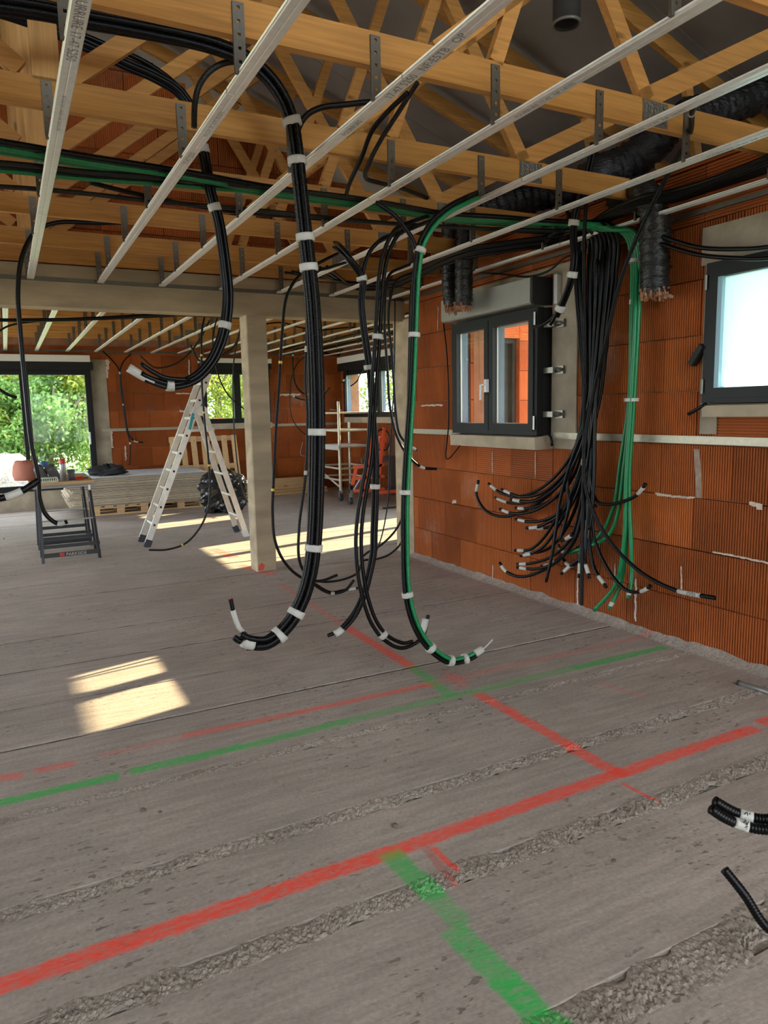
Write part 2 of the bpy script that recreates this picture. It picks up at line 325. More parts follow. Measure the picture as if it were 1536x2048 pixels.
def crom(pts, step):
    """Catmull-Rom through pts, resampled evenly"""
    P = np.asarray(pts, float)
    if len(P) == 2: Q = np.linspace(P[0], P[1], 12)
    else:
        E = np.vstack([2*P[0]-P[1], P, 2*P[-1]-P[-2]]); Q = []
        for i in range(1, len(E)-2):
            p0, p1, p2, p3 = E[i-1:i+3]
            d = [max(1e-4, np.linalg.norm(b-a))**.5 for a, b in ((p0, p1), (p1, p2), (p2, p3))]
            t0 = 0; t1 = d[0]; t2 = t1+d[1]; t3 = t2+d[2]
            for t in np.linspace(t1, t2, 14, endpoint=False):
                A1 = (t1-t)/(t1-t0)*p0+(t-t0)/(t1-t0)*p1; A2 = (t2-t)/(t2-t1)*p1+(t-t1)/(t2-t1)*p2; A3 = (t3-t)/(t3-t2)*p2+(t-t2)/(t3-t2)*p3
                B1 = (t2-t)/(t2-t0)*A1+(t-t0)/(t2-t0)*A2; B2 = (t3-t)/(t3-t1)*A2+(t-t1)/(t3-t1)*A3
                Q.append((t2-t)/(t2-t1)*B1+(t-t1)/(t2-t1)*B2)
        Q.append(P[-1]); Q = np.array(Q)
    s = np.concatenate(([0], np.cumsum(np.linalg.norm(np.diff(Q, axis=0), axis=1))))
    k = max(3, int(s[-1]/step)+1); u = np.linspace(0, s[-1], k)
    return np.stack([np.interp(u, s, Q[:, i]) for i in range(3)], 1)

def frames(Q):
    T = np.gradient(Q, axis=0); T /= np.linalg.norm(T, axis=1)[:, None]+1e-12
    a = np.array((0.0, 1.0, 0.0)) if abs(T[0][1]) < .9 else np.array((1.0, 0, 0)); N = np.zeros_like(Q)
    for i in range(len(Q)):
        a = a-T[i]*(a@T[i]); a /= np.linalg.norm(a)+1e-12; N[i] = a
    return T, N, np.cross(T, N)

def tube_geo(Q, r, seg=10, caps=True, corr=0.0, amp=0.065, taper=None):
    Q = np.asarray(Q, float); k = len(Q)
    _, N, B = frames(Q); R = np.full(k, float(r))
    if corr: R[2::3] *= 1-amp*2.0
    if taper is not None: R *= np.interp(np.linspace(0, 1, k), *zip(*taper))
    a = np.arange(seg)*2*PI/seg
    V = Q[:, None]+R[:, None, None]*(np.cos(a)[None, :, None]*N[:, None]+np.sin(a)[None, :, None]*B[:, None])
    i = np.arange(k-1)[:, None]*seg; j = np.arange(seg)[None]; j2 = (j+1) % seg
    F = np.stack([i+j, i+j2, i+seg+j2, i+seg+j], -1).reshape(-1, 4).tolist()
    if caps: F += [list(range(seg))[::-1], list(range((k-1)*seg, k*seg))]
    return V.reshape(-1, 3), F

WL = {}
def tag(o, label=None, cat=None, group=None, kind=None):
    if label: o['label'] = label
    if cat: o['category'] = cat
    if group: o['group'] = group
    if kind: o['kind'] = kind
    return o
def thing(name, loc, label, cat, group=None):
    o = bpy.data.objects.new(name, None); COL.objects.link(o); o.empty_display_size = .1
    o.location = [float(x) for x in loc]; WL[o] = np.array(loc, float); return tag(o, label, cat, group)
def put(name, me, parent=None, loc=None):
    """link a mesh; loc in world metres"""
    o = bpy.data.objects.new(name, me); COL.objects.link(o)
    base = WL.get(parent, np.zeros(3)) if parent else np.zeros(3)
    L = np.zeros(3) if loc is None else np.array(loc, float)
    if parent: o.parent = parent
    o.location = L-base; WL[o] = L; return o
def part(name, mb, m, parent, smooth=False, label=None, kind=None):
    base = WL[parent]
    c = np.concatenate(mb.v).mean(0)
    mb.v = [x-c for x in mb.v]
    o = put(name, mb.mesh(name, m, smooth), parent, c)
    if label: o['label'] = label
    if kind: o['kind'] = kind
    return o
def solo(name, mb, m, label=None, cat=None, group=None, kind=None, smooth=False):
    V = np.concatenate(mb.v); c = np.array([(V[:, 0].min()+V[:, 0].max())/2, (V[:, 1].min()+V[:, 1].max())/2, V[:, 2].min()])
    mb.v = [x-c for x in mb.v]
    return tag(put(name, mb.mesh(name, m, smooth), None, c), label, cat, group, kind)

# ------------------------------------------------------------ brick walls
BRK = {}
def brick_mesh(wd, ht, ori, material, dirn):
    """ribbed face of a hollow clay block, 32 mm deep, face toward +n; ori 'v' ribs upright, 'h' lying"""
    key = (round(wd, 2), round(ht, 2), ori, material, dirn)
    if key in BRK: return BRK[key]
    wd, ht = key[0]-.005, key[1]-.005
    L = wd if ori == 'v' else ht; O = ht if ori == 'v' else wd
    n = max(2, int(round(L/.0167))); p = L/n; prof = []
    for i in range(n):
        x = -L/2+i*p; prof += [(x+.0, .032-.0005), (x+p-.0066, .032), (x+p-.0056, .0235), (x+p-.0010, .0235)]
    prof.append((L/2, .032))
    k = len(prof); v = []
    for o in (-O/2, O/2):
        for x, y in prof: v.append((x, o, y))
    f = [(i, i+1, k+i+1, k+i) for i in range(k-1)]
    b = len(v); v += [(-L/2, -O/2, 0), (L/2, -O/2, 0), (L/2, O/2, 0), (-L/2, O/2, 0)]
    f += [(0, k, b+3, b), (k-1, b+1, b+2, 2*k-1)]
    f += [tuple([b]+[b+1]+list(range(k-1, -1, -1))), tuple([b+2, b+3]+list(range(k, 2*k)))]
    v = np.array(v)
    if ori == 'h': v = np.stack([v[:, 1], v[:, 0], v[:, 2]], 1); f = [q[::-1] for q in f]
    u, nn = dirn; V = v[:, :1]*np.array(u)+v[:, 1:2]*np.array((0, 0, 1))+v[:, 2:3]*np.array(nn)
    if np.dot(np.cross(u, (0, 0, 1)), nn) < 0: f = [q[::-1] for q in f]
    mb = MB(); mb.add(V, f); BRK[key] = mb.mesh('brick', material); return BRK[key]

def cut(rects, h):
    out = []
    for (a, b, c, d) in rects:
        x0, x1, z0, z1 = h
        if b <= x0 or a >= x1 or d <= z0 or c >= z1: out.append((a, b, c, d)); continue
        if a < x0: out.append((a, x0, c, d))
        if b > x1: out.append((x1, b, c, d))
        m0, m1 = max(a, x0), min(b, x1)
        if c < z0: out.append((m0, m1, c, z0))
        if d > z1: out.append((m0, m1, z1, d))
    return out

def brick_wall(name, origin, u, n, u0, u1, z0, z1, holes, thick=.2, material='brick', off=0.0, hrows=(), top=None, zb=-.014, plain=()):
    """core of mortar with openings + every block as a child; face at origin, facing n"""
    origin = np.array(origin, float); u = np.array(u, float); n = np.array(n, float)
    core = MB()
    for (a, b, c, d) in (lambda R: R)(__import__('functools').reduce(cut, holes, [(u0, u1, z0, z1)])):
        p = origin+u*a-n*.03+np.array((0, 0, c)); q = origin+u*b-n*thick+np.array((0, 0, d)); core.box(p, q)
    V = np.concatenate(core.v)
    if top is not None:
        for blk in core.v:
            for r in blk:
                s = (r-origin)@u; r[2] = min(r[2], top(s))
    wall = put(name, core.mesh(name, 'mortar')); wall['kind'] = 'structure'
    h = .3125; row = 0; z = zb
    while z < z1-.02:
        x = u0-.5+((row % 2)*.25+off) % .5
        while x < u1:
            R = [(max(x, u0), min(x+.5, u1), max(z, z0), min(z+h, z1))]
            if R[0][1]-R[0][0] > .02:
                for hole in list(holes)+list(plain): R = cut(R, hole)
                for (a, b, c, d) in R:
                    if b-a < .03 or d-c < .03: continue
                    if top is not None and d > min(top(a), top(b))+.02: 
                        d2 = min(top(a), top(b))
                        if d2-c < .06: continue
                        d = d2
                    ori = 'h' if any(hh[0] <= (a+b)/2 <= hh[1] and hh[2] <= (c+d)/2 <= hh[3] for hh in hrows) else 'v'
                    c0 = origin+u*(a+b)/2+np.array((0, 0, (c+d)/2))-n*.032+n*random.uniform(-.0015, .0015)
                    put('brick', brick_mesh(b-a, d-c, ori, material, (tuple(u), tuple(n))), wall, c0)
            x += .5
        z += h; row += 1
    return wall

ROOF_Z = lambda X: 4.75-.36*abs(X-.25)
# right wall of the near room (blocks seen from inside)
W1 = (4.28, 5.25, 1.32, 2.14); W2 = (1.75, 2.79, 1.53, 2.21)
wall_right = brick_wall('wall_right', (XR, 0, 0), (0, 1, 0), (-1, 0, 0), .3, 6.27, 0, 2.86, [W1, W2], hrows=[(4.0, 5.2, .9, 1.25), (.3, 6.27, 2.56, 2.9), (1.6, 2.8, 1.2, 1.45)], off=.13)
# wall between the far room and the porch, its outer face seen through the first window
D2 = (4.36, 4.90, .1, 2.20)
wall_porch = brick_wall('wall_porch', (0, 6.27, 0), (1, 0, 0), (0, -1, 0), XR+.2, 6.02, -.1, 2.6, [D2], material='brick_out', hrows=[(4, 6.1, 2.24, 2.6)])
# far wall with the sliding door and a window; right wall of the far room
DS = (-1.45, 1.26, .30, 2.22); W3 = (3.16, 4.30, 1.32, 2.24)
wall_far = brick_wall('wall_far', (0, YF, 0), (1, 0, 0), (0, -1, 0), -4.6, XF+.2, 0, 2.62, [DS, W3], off=.31)
W4 = (10.62, 12.6, 1.38, 2.2); D3 = (7.62, 9.02, .05, 2.1)
wall_far_right = brick_wall('wall_far_right', (XF, 0, 0), (0, 1, 0), (-1, 0, 0), 6.47, YF, 0, 2.62, [W4, D3], off=.2)
# clay gable standing on the concrete beam
wall_gable = brick_wall('wall_gable', (0, 6.50, 0), (1, 0, 0), (0, -1, 0), -4.0, 5.6, 2.66, 4.72, [], top=lambda s: ROOF_Z(s)-.03, off=.07, zb=2.66, thick=.16)
wb = put('wall_gable', MB().prism([(-5.4, 2.60), (6.1, 2.60), (6.1, 2.75), (.25, 4.85), (-5.4, 2.80)], YF+.02, YF+.2, 1).mesh('far_gable', 'mortar')); wb['kind'] = 'structure'; wb.name = 'wall_far_gable'
# unseen walls behind and left of the camera; openings shaped to balance the daylight
def plain_wall(name, boxes):
    mb = MB()
    for a, b in boxes: mb.box(a, b)
    o = put(name, mb.mesh(name, 'brick')); o['kind'] = 'structure'; return o
XL, YK = -4.6, -3.2
plain_wall('wall_left', [((XL-.2, YK, 0), (XL, YK+.5, 2.7)), ((XL-.2, YK, 0), (XL, 4.1, 2.7)), ((XL-.2, 6.2, 0), (XL, 6.6, 2.7)), ((XL-.2, 9.6, 0), (XL, 9.8, 2.7)), ((XL-.2, 12.8, 0), (XL, 13.17, 2.7)), ((XL-.2, YK, 2.32), (XL, 6.5, 2.66)), ((XL-.2, 6.5, 2.52), (XL, 13.17, 2.66))])
plain_wall('wall_back', [((XL-.2, YK-.2, 0), (-3.6, YK, 2.7)), ((-3.8, YK-.2, 0), (.6, YK, 2.7)), ((2.9, YK-.2, 0), (XR+.2, YK, 2.7)), ((XL, YK-.2, 2.32), (XR+.2, YK, 2.7))])
plain_wall('wall_right_rear', [((XR, YK, 0), (XR+.2, .3, 2.86))])

# ------------------------------------------------------------ floor: hollow-core planks with rough joints
floor = put('floor', MB().box((XL-.1, YK-.1, -.25), (6.1, YF+.2, -.012)).mesh('floor', 'joint')); floor['kind'] = 'structure'
JY = [-3.05, -2.47, -1.89, -1.31, -.73, -.15, .43, .60, 1.18, 1.79, 2.285, 2.865, 3.50, 4.00, 4.60, 5.24, 5.83, 6.39, 6.97, 7.55, 8.13, 8.71, 9.29, 9.87, 10.45, 11.03, 11.61, 12.19, 12.77]
JY.remove(.43)
JW = {1.18: .16, 1.79: .10, 2.285: .085, 2.865: .06, .60: .12}
def grid(x0, x1, y0, y1, nx, ny, zf):
    X, Y = np.meshgrid(np.linspace(x0, x1, nx), np.linspace(y0, y1, ny), indexing='ij'); Z, dY = zf(X, Y)
    V = np.stack([X, Y+dY, Z], -1).reshape(-1, 3); i = np.arange(nx-1)[:, None]*ny; j = np.arange(ny-1)[None]
    return V, np.stack([i+j, i+ny+j, i+ny+j+1, i+j+1], -1).reshape(-1, 4).tolist()
def smooth_noise(n, k):
    a = rng.normal(size=n+k*2); ker = np.hanning(k*2+1); ker /= ker.sum(); b = np.convolve(a, ker, 'same')[k:k+n]; return b/(b.std()+1e-9)
edges = [YK-.1]+JY+[YF+.0]
for i in range(len(edges)-1):
    a, b = edges[i], edges[i+1]; x1 = 6.0 if b > 6.3 else XR+.05
    wa = JW.get(a, .024)*.40; wbb = JW.get(b, .024)*.40; dz = random.uniform(-.002, .002)
    mb = MB(); bv = .0035 if (a in JW or b in JW) else .0015
    mb.prism([(a+wa, -.05), (a+wa, dz-bv), (a+wa+bv, dz), (b-wbb-bv, dz), (b-wbb, dz-bv), (b-wbb, -.05)], XL-.1, x1, 0)
    mb.v = [np.stack([v[:, 0], v[:, 1], v[:, 2]], 1) for v in mb.v]
    part('slab', mb, 'slab', floor)
for y in JY:
    wdt = JW.get(y, .03); near = y < 3; x0, x1 = (-1.2 if near else XL, XR if y < 6.3 else XF)
    nx, ny = (900, 18) if wdt > .05 else (220, 4)
    e0 = smooth_noise(nx, 9)*wdt*.10; e1 = smooth_noise(nx, 9)*wdt*.10; big = smooth_noise(nx, 30)
    h = rng.normal(size=(nx, ny))*.0026*min(1, wdt/.08)
    for _ in range(1): h = (h+np.roll(h, 1, 0)+np.roll(h, 1, 1)*.6)*.7
    def zf(X, Y, wdt=wdt, y=y):
        v = (Y-y)/(wdt/2); prof = np.clip(1-np.abs(v)**3, 0, 1)
        return (-.0045 if wdt > .05 else -.0075)+(.0075 if wdt > .05 else .004)*prof+h*prof, np.where(v > 0, v, 0)*e1[:, None]+np.where(v < 0, v, 0)*e0[:, None]+.004*big[:, None]
    mb = MB(); mb.add(*grid(x0, x1, y-wdt/2, y+wdt/2, nx, ny, zf)); part('mortar_joint', mb, 'joint' if wdt > .05 else 'dark_fill', floor, label='rough grouted joint between floor planks')
# mortar fillet along the foot of the right wall
nx = 300; hh = smooth_noise(nx, 6)*.012
def zf2(X, Y):
    v = (X-(XR-.075))/.075
    return np.clip(.0+.035*v**1.6+np.abs(hh)[None, :]*v*.8, -.002, .07), np.zeros_like(X)
mb = MB(); mb.add(*grid(XR-.075, XR, .3, 6.3, 5, nx, zf2)); bb = part('baseboard_right', mb, 'joint', floor); bb.name = 'mortar_fillet'

# ------------------------------------------------------------ concrete frame
beam = MB().box((XL, YB, 2.34), (XR+.02, YB+.2, 2.665))
solo('concrete_beam', beam, 'concrete', 'long cast concrete beam spanning the room above the post', 'beam')
post = MB(); bv = .008
post.prism([(1.975, 6.425+bv), (1.975+bv, 6.425), (2.165-bv, 6.425), (2.165, 6.425+bv), (2.165, 6.62), (1.975, 6.62)], -.01, 2.34, 2)
po = thing('concrete_post', (2.07, 6.52, 0), 'square raw concrete post carrying the beam, red paint at its foot', 'post'); part('shaft', post, 'concrete', po); part('paint_mark', MB().prism([(1.985, .012), (2.035, .012), (2.05, .06), (2.02, .085), (1.99, .06)], 6.4235, 6.425, 1), mat('red_paint', (.75, .10, .06), .7), po, label='red paint mark')

solo('concrete_column', MB().box((XR-.005, 6.27, 0), (XR+.2, 6.63, 2.36)), 'concrete', 'pale concrete column at the end of the right brick wall', 'column')
# ring beam on the right wall
# ------------------------------------------------------------ roof sheets (grey underside)
ceil = put('ceiling', MB().box((-.1, YK-.3, 4.80), (.6, YF+.3, 4.84)).mesh('ridge', 'roof')); ceil['kind'] = 'structure'
for side in (-1, 1):
    y = YK-.3; k = 0
    while y < YF+.3:
        y1 = min(y+1.12, YF+.3); y1 = 6.45 if y < 6.44 < y1 else y1; xe = (5.5 if y1 < 6.46 else 6.1) if side > 0 else -5.3
        mb = MB(); x0 = .25; z0 = ROOF_Z(.25)+.11+.004*(k % 2); z1 = ROOF_Z(xe)+.11+.004*(k % 2)
        v = [(x0, y, z0), (xe, y, z1), (xe, y1+.015, z1), (x0, y1+.015, z0)]; v += [(a, b, c+.04) for a, b, c in v]
        mb.add(v, [(0, 1, 2, 3)[::1], (7, 6, 5, 4), (0, 4, 5, 1), (1, 5, 6, 2), (2, 6, 7, 3), (3, 7, 4, 0)]); part('roof_sheet', mb, 'roof', ceil)
        y = y1; k += 1
eav = put('trim_8', MB().box((XF+.03, 6.5, 2.60), (6.08, YF+.2, 2.86)).mesh('wall_plate', 'mortar')); eav['kind'] = 'structure'
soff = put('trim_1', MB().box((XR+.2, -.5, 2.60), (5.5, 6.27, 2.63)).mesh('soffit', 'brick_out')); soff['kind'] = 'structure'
fas = put('trim_2', MB().box((5.46, -.5, 2.60), (5.5, 6.27, 3.0)).mesh('fascia', 'whitebox')); fas['kind'] = 'structure'

# ------------------------------------------------------------ roof trusses
def member(p, q, depth, thick=.036):
    mb = MB(); mb.bar((p[0], 0, p[1]), (q[0], 0, q[1]), thick, depth, up=(0, 0, 1) if abs(q[0]-p[0]) > .2 else (1, 0, 0)); return mb
CHD = .112
WEBS = [((.25, 2.76), (.25, 4.70), .10), ((.34, 2.79), (1.95, 4.06), .07), ((1.50, 2.76), (2.82, 3.78), .072), ((1.76, 2.77), (2.24, 4.02), .06),
        ((2.56, 2.77), (1.60, 4.22), .072), ((2.52, 2.76), (3.92, 3.46), .085), ((3.95, 2.77), (3.75, 3.48), .06),
        ((.16, 2.79), (-1.45, 4.06), .07), ((-1.0, 2.76), (-2.32, 3.78), .072), ((-2.06, 2.77), (-1.10, 4.22), .072), ((-2.0, 2.76), (-3.42, 3.40), .085)]
def make_truss(Y, label):
    t = thing('roof_truss', (.25, Y, ZT), label, 'truss', 'pine roof trusses')
    def add(nm, mb, m):
        mb.v = [v+np.array((0, Y, 0)) for v in mb.v]; part(nm, mb, m, t)
    add('bottom_chord', MB().box((-5.2, -.018, ZT), (2.56, .018, ZT+CHD)), 'wood')
    add('bottom_chord', MB().box((2.565, -.018, ZT), (5.4, .018, ZT+CHD)), 'wood')
    for sx in (1, -1):
        xe = .25+sx*5.2; add('rafter', member((.25+sx*.05, 4.71), (xe, ROOF_Z(xe)+.02), .10), 'wood')
    for a, b, d in WEBS: add('web', member(a, b, d), 'wood' if abs(a[0]-b[0]) > .2 else 'woodz')
    for x, z, w_, h_ in ((2.60, 2.715, .15, .10), (-2.0, 2.72, .16, .12), (-1.0, 2.73, .13, .11)):
        mb = MB()
        for s in (-1, 1): mb.box((x-w_/2, s*.0185, z-h_/2), (x+w_/2, s*.0205, z+h_/2))
        add('nail_plate', mb, 'plate')
    return t
NEAR_T = [.74, 1.58, 2.42, 3.26, 4.09, 4.91, 5.75, 6.33]; FAR_T = [7.2, 8.03, 8.87, 9.7, 10.53, 11.37, 12.2]
def copy_tree(o, loc, label):
    c = o.copy(); COL.objects.link(c); c.location = [float(x) for x in loc]; c['label'] = label; WL[c] = np.array(loc, float)
    for ch in o.children:
        d = ch.copy(); COL.objects.link(d); d.parent = c
    return c
base_t = None
for i, Y in enumerate(NEAR_T):
    lab = 'pine roof truss over the near room, %s from the concrete beam' % ORD[len(NEAR_T)-1-i]
    if base_t is None: base_t = make_truss(Y, lab)
    else: copy_tree(base_t, (.25, Y, ZT), lab)
for i, Y in enumerate(FAR_T): copy_tree(base_t, (.25, Y, ZT), 'pine roof truss over the far room, %s beyond the concrete beam' % ORD[i])

# ------------------------------------------------------------ ceiling rails with hangers
def text_mesh(txt, size, mk, ux, uy, org, th=0.0):
    cu = bpy.data.curves.new('t', 'FONT'); cu.body = txt; cu.size = size; cu.resolution_u = 2
    o = bpy.data.objects.new('t', cu); COL.objects.link(o)
    bpy.context.view_layer.update()
    me = bpy.data.meshes.new_from_object(o.evaluated_get(bpy.context.evaluated_depsgraph_get())); bpy.data.objects.remove(o)
    V = np.zeros(len(me.vertices)*3); me.vertices.foreach_get('co', V); V = V.reshape(-1, 3)
    ux = np.array(ux, float); uy = np.array(uy, float)
    W = np.array(org)+V[:, :1]*ux+V[:, 1:2]*uy
    mb = MB(); mb.add(W, [tuple(p.vertices) for p in me.polygons]); bpy.data.meshes.remove(me); return mb
def rail_prof(x):
    w2 = .0255; return [(x-w2+.006, .018), (x-w2-.001, .014), (x-w2+.0015, .010), (x-w2, .003), (x-w2+.003, 0), (x-.003, 0), (x-.0015, .0012), (x+.0015, .0012), (x+.003, 0), (x+w2-.003, 0), (x+w2, .003), (x+w2-.0015, .010), (x+w2+.001, .014), (x+w2-.006, .018), (x+w2-.008, .0165), (x+w2-.003, .0135), (x+w2-.004, .004), (x-w2+.004, .004), (x-w2+.003, .0135), (x-w2+.008, .0165)]
def channel(x, ya, yb, z):
    mb = MB(); mb.prism([(a, b+z) for a, b in rail_prof(x)], ya, yb, 1); return mb
HM = {}
def hanger_mesh(L, wd=.036):
    key = (round(L, 2), wd)
    if key in HM: return HM[key]
    mb = MB(); xs = [-wd/2, -.005, .005, wd/2]; nh = max(2, int(L/.034)); zs = [0]
    for i in range(nh): c = (i+.6)*L/nh; zs += [c-.005, c+.005]
    zs.append(L)
    for i in range(3):
        for j in range(len(zs)-1):
            if i == 1 and j % 2 == 1: continue
            v = [(xs[i], 0, zs[j]), (xs[i+1], 0, zs[j]), (xs[i+1], 0, zs[j+1]), (xs[i], 0, zs[j+1])]; mb.add(v, [(0, 1, 2, 3)])
    mb.box((-wd/2-.001, 0, 0), (-wd/2, .010, L)); mb.box((wd/2, 0, 0), (wd/2+.001, .010, L)); mb.box((-wd/2, -.001, -.012), (wd/2, .012, .004))
    HM[key] = mb.mesh('hanger', 'strap'); return HM[key]
RX = [.265, .775, 1.26, 1.77, 2.295, 2.81, 3.40]
JOINT = {0: Pz(88, 428, ZC)[1], 1: Pz(467, 190, ZC)[1], 2: 2.2, 3: Pz(742, 402, ZC)[1], 4: 2.9, 5: 4.6, 6: 3.9}
for i, x in enumerate(RX):
    t = thing('ceiling_rail', (x, YB, ZC), 'galvanised ceiling rail of the near room, %s from the left' % ORD[i], 'rail', 'ceiling rails of the near room')
    j = JOINT[i]
    part('channel', channel(x, j+.003, YB-.005, ZC), 'galv', t); part('channel', channel(x, -1.6, j-(.009 if i == 1 else .004), ZC-.0006), 'galv', t)
    for k, Y in enumerate(NEAR_T[1:]):
        if x > 3.3 and k == 0: continue
        put('hanger', hanger_mesh(.20), t, (x-.018, Y-.026, ZC+.016))
    if i == 0:
        part('printed_marking', text_mesh('FOURRURE 17-47 5250', .042, 0, (0, 1, 0), (1, 0, 0), (x-.014, 2.10, ZC-.0012)), 'greyink', t)
        part('printed_marking', text_mesh('NF-C518  DP-A  UNE-EN 14195  DX51D Z140', .017, 0, (0, 1, 0), (1, 0, 0), (x-.006, 2.78, ZC-.0012)), 'greyink', t)
    if i == 1: part('printed_marking', text_mesh('17-47 5250', .034, 0, (0, -1, 0), (-1, 0, 0), (x+.012, 3.30, ZC-.0012)), 'greyink', t); part('printed_marking', text_mesh('NF-C518  OP  14195  0526270', .02, 0, (0, -1, 0), (-1, 0, 0), (x+.008, 2.95, ZC-.0012)), 'greyink', t)
    if i == 2: part('printed_marking', text_mesh('17-47 5250   NF-E5TB   OP', .042, 0, (0, -1, 0), (-1, 0, 0), (x+.014, 2.35, ZC-.0012)), 'greyink', t); part('printed_marking', text_mesh('FOURRURE', .032, 0, (0, -1, 0), (-1, 0, 0), (x+.012, 2.72, ZC-.0012)), 'greyink', t)
    if i > 2:
        for yy in (2.3, 3.4, 4.6): part('printed_marking', text_mesh('FOURRURE 17-47  NF 14195', .026, 0, (0, -1, 0), (-1, 0, 0), (x+.010, yy, ZC-.0012)), 'greyink', t)
FX = [.09, .53, .98, 1.41, 1.88, 2.31, 2.76, 3.22, 3.68, 4.14, 4.6, 5.06, 5.5]
for i, x in enumerate(FX):
    t = thing('ceiling_rail', (x, YF, ZC), 'galvanised ceiling rail of the far room, %s from the left' % ORD[i], 'rail', 'ceiling rails of the far room')
    part('channel', channel(x, 6.68, YF-.005, ZC-.02), 'galv', t)
    for Y in FAR_T: put('hanger', hanger_mesh(.20), t, (x-.015, Y-.026, ZC-.004))
# perimeter angles
def angle(name, p, q, n, label):
    p = np.array(p, float); q = np.array(q, float); n = np.array(n, float); mb = MB()
    mb.bar(p+n*.014, q+n*.014, .028, .0025, up=(0, 0, 1)); mb.bar(p+n*.002+np.array((0, 0, .015)), q+n*.002+np.array((0, 0, .015)), .003, .032, up=(0, 0, 1))
    return solo(name, mb, 'strap', label, 'rail')
angle('perimeter_angle', (XL, YB, ZC-.004), (XR, YB, ZC-.004), (0, -1, 0), 'grey steel angle screwed along the front of the concrete beam')
angle('perimeter_angle', (XL, YF, ZC-.022), (XF, YF, ZC-.022), (0, -1, 0), 'steel angle along the top of the far wall')
angle('perimeter_angle', (XR, .3, ZC-.01), (XR, YB, ZC-.01), (-1, 0, 0), 'steel angle along the top of the right wall')
angle('perimeter_angle', (XF, 6.7, ZC-.022), (XF, YF, ZC-.022), (-1, 0, 0), 'steel angle along the top of the far right wall')
def wall_rail(label, pts):
    t = thing('wall_rail', pts[0][0], label, 'rail')
    for p, q, n in pts:
        p = np.array(p, float); q = np.array(q, float); n = np.array(n, float); mb = MB()
        mb.bar(p+n*.012, q+n*.012, .018, .046, up=(0, 0, 1)); mb.bar(p+n*.023+np.array((0, 0, .015)), q+n*.023+np.array((0, 0, .015)), .006, .008); mb.bar(p+n*.023-np.array((0, 0, .015)), q+n*.023-np.array((0, 0, .015)), .006, .008)
        part('channel', mb, 'galv2', t)
    return t
wall_rail('horizontal galvanised rail across the right brick wall at sill height', [((XR, .3, 1.265), (XR, 4.15, 1.265), (-1, 0, 0)), ((XR, 5.36, 1.265), (XR, 6.25, 1.265), (-1, 0, 0))])
wall_rail('horizontal galvanised rail across the far brick wall', [((1.42, YF, 1.24), (3.12, YF, 1.24), (0, -1, 0)), ((3.12, YF, 1.24), (XF, YF, 1.24), (0, -1, 0))])

# ------------------------------------------------------------ windows and doors
def frame_rect(mb, org, u, n, u0, u1, z0, z1, w_, d0, d1, bot=None):
    """rectangular frame; depths d0..d1 measured along n from org"""
    org = np.array(org, float); u = np.array(u, float); n = np.array(n, float); bot = bot or w_
    def bx(a, b, c, d):
        mb.box(org+u*a+n*d0+np.array((0, 0, c)), org+u*b+n*d1+np.array((0, 0, d)))
    bx(u0, u1, z0, z0+bot); bx(u0, u1, z1-w_, z1); bx(u0, u0+w_, z0+bot, z1-w_); bx(u1-w_, u1, z0+bot, z1-w_)
def window(name, org, u, n, u0, u1, z0, z1, sashes, stand, pane='glass', mullions=True, handle=True, fw=.05, sw=.055, thick=.2, jambs=True):
    """frame stands 'stand' metres in front of the wall face"""
    org = np.array(org, float); u = np.array(u, float); n = np.array(n, float)
    mb = MB(); frame_rect(mb, org, u, n, u0, u1, z0, z1, fw, stand-.06, stand)
    root = put(name, mb.mesh(name, 'anthr')); root['kind'] = 'structure'
    m2 = MB(); frame_rect(m2, org, u, n, u0+.004, u1-.004, z0+.004, z1-.004, .03, -.02, stand-.06); part('frame_lining', m2, 'anthr2', root)
    if jambs:
        m3 = MB(); frame_rect(m3, org, u, n, u0+.03, u1-.03, z0+.03, z1-.03, .02, -thick-.01, -.0); part('reveal', m3, 'skylit_jamb', root)
    k = len(sashes)-1
    for i in range(k):
        a, b = sashes[i]+.004, sashes[i+1]-.004
        s = MB(); frame_rect(s, org, u, n, a, b, z0+.03, z1-.03, sw, stand-.045, stand+.012, bot=sw)
        so = part('sash', s, 'anthr', root)
        g = MB(); g.box(org+u*(a+sw-.01)+n*(stand-.025)+np.array((0, 0, z0+.03+sw-.01)), org+u*(b-sw+.01)+n*(stand-.02)+np.array((0, 0, z1-.03-sw+.01))); part('pane', g, pane, so)
        b_ = MB(); frame_rect(b_, org, u, n, a+sw-.008, b-sw+.008, z0+.03+sw-.008, z1-.03-sw+.008, .012, stand-.04, stand-.026); part('glazing_bead', b_, 'chrome', so)
        if jambs:
            q_ = MB(); frame_rect(q_, org, u, n, a+sw-.022, b-sw+.022, z0+.03+sw-.022, z1-.03-sw+.022, .012, stand-.11, stand-.046); part('outer_frame', q_, 'skylit_jamb', so, label='outer frame coloured pale blue as if lit by sky')
    return root
def at_w(org, u, n, a, d, z): return np.array(org, float)+np.array(u, float)*a+np.array(n, float)*d+np.array((0, 0, z))
RW = ((XR, 0, 0), (0, 1, 0), (-1, 0, 0))
win1 = window('window_1', *RW, 4.205, 5.335, 1.268, 2.185, [4.235, 4.79, 5.305], .135)
hb = MB(); hb.box((3.405, 4.782, 1.60), (3.435, 4.812, 1.70)); hb.bar((3.40, 4.80, 1.66), (3.40, 4.83, 1.655), .014, .014); hb.bar((3.398, 4.842, 1.66), (3.398, 4.845, 1.54), .014, .018, up=(0, 1, 0)); part('handle', hb, 'white', win1, label='white lever handle')
for (y, z) in ((4.225, 2.10), (4.225, 1.36)):
    part('hinge', MB().tube(np.array([(3.432, y, z-.05), (3.432, y, z+.05)]), .008, 8), 'chrome', win1)
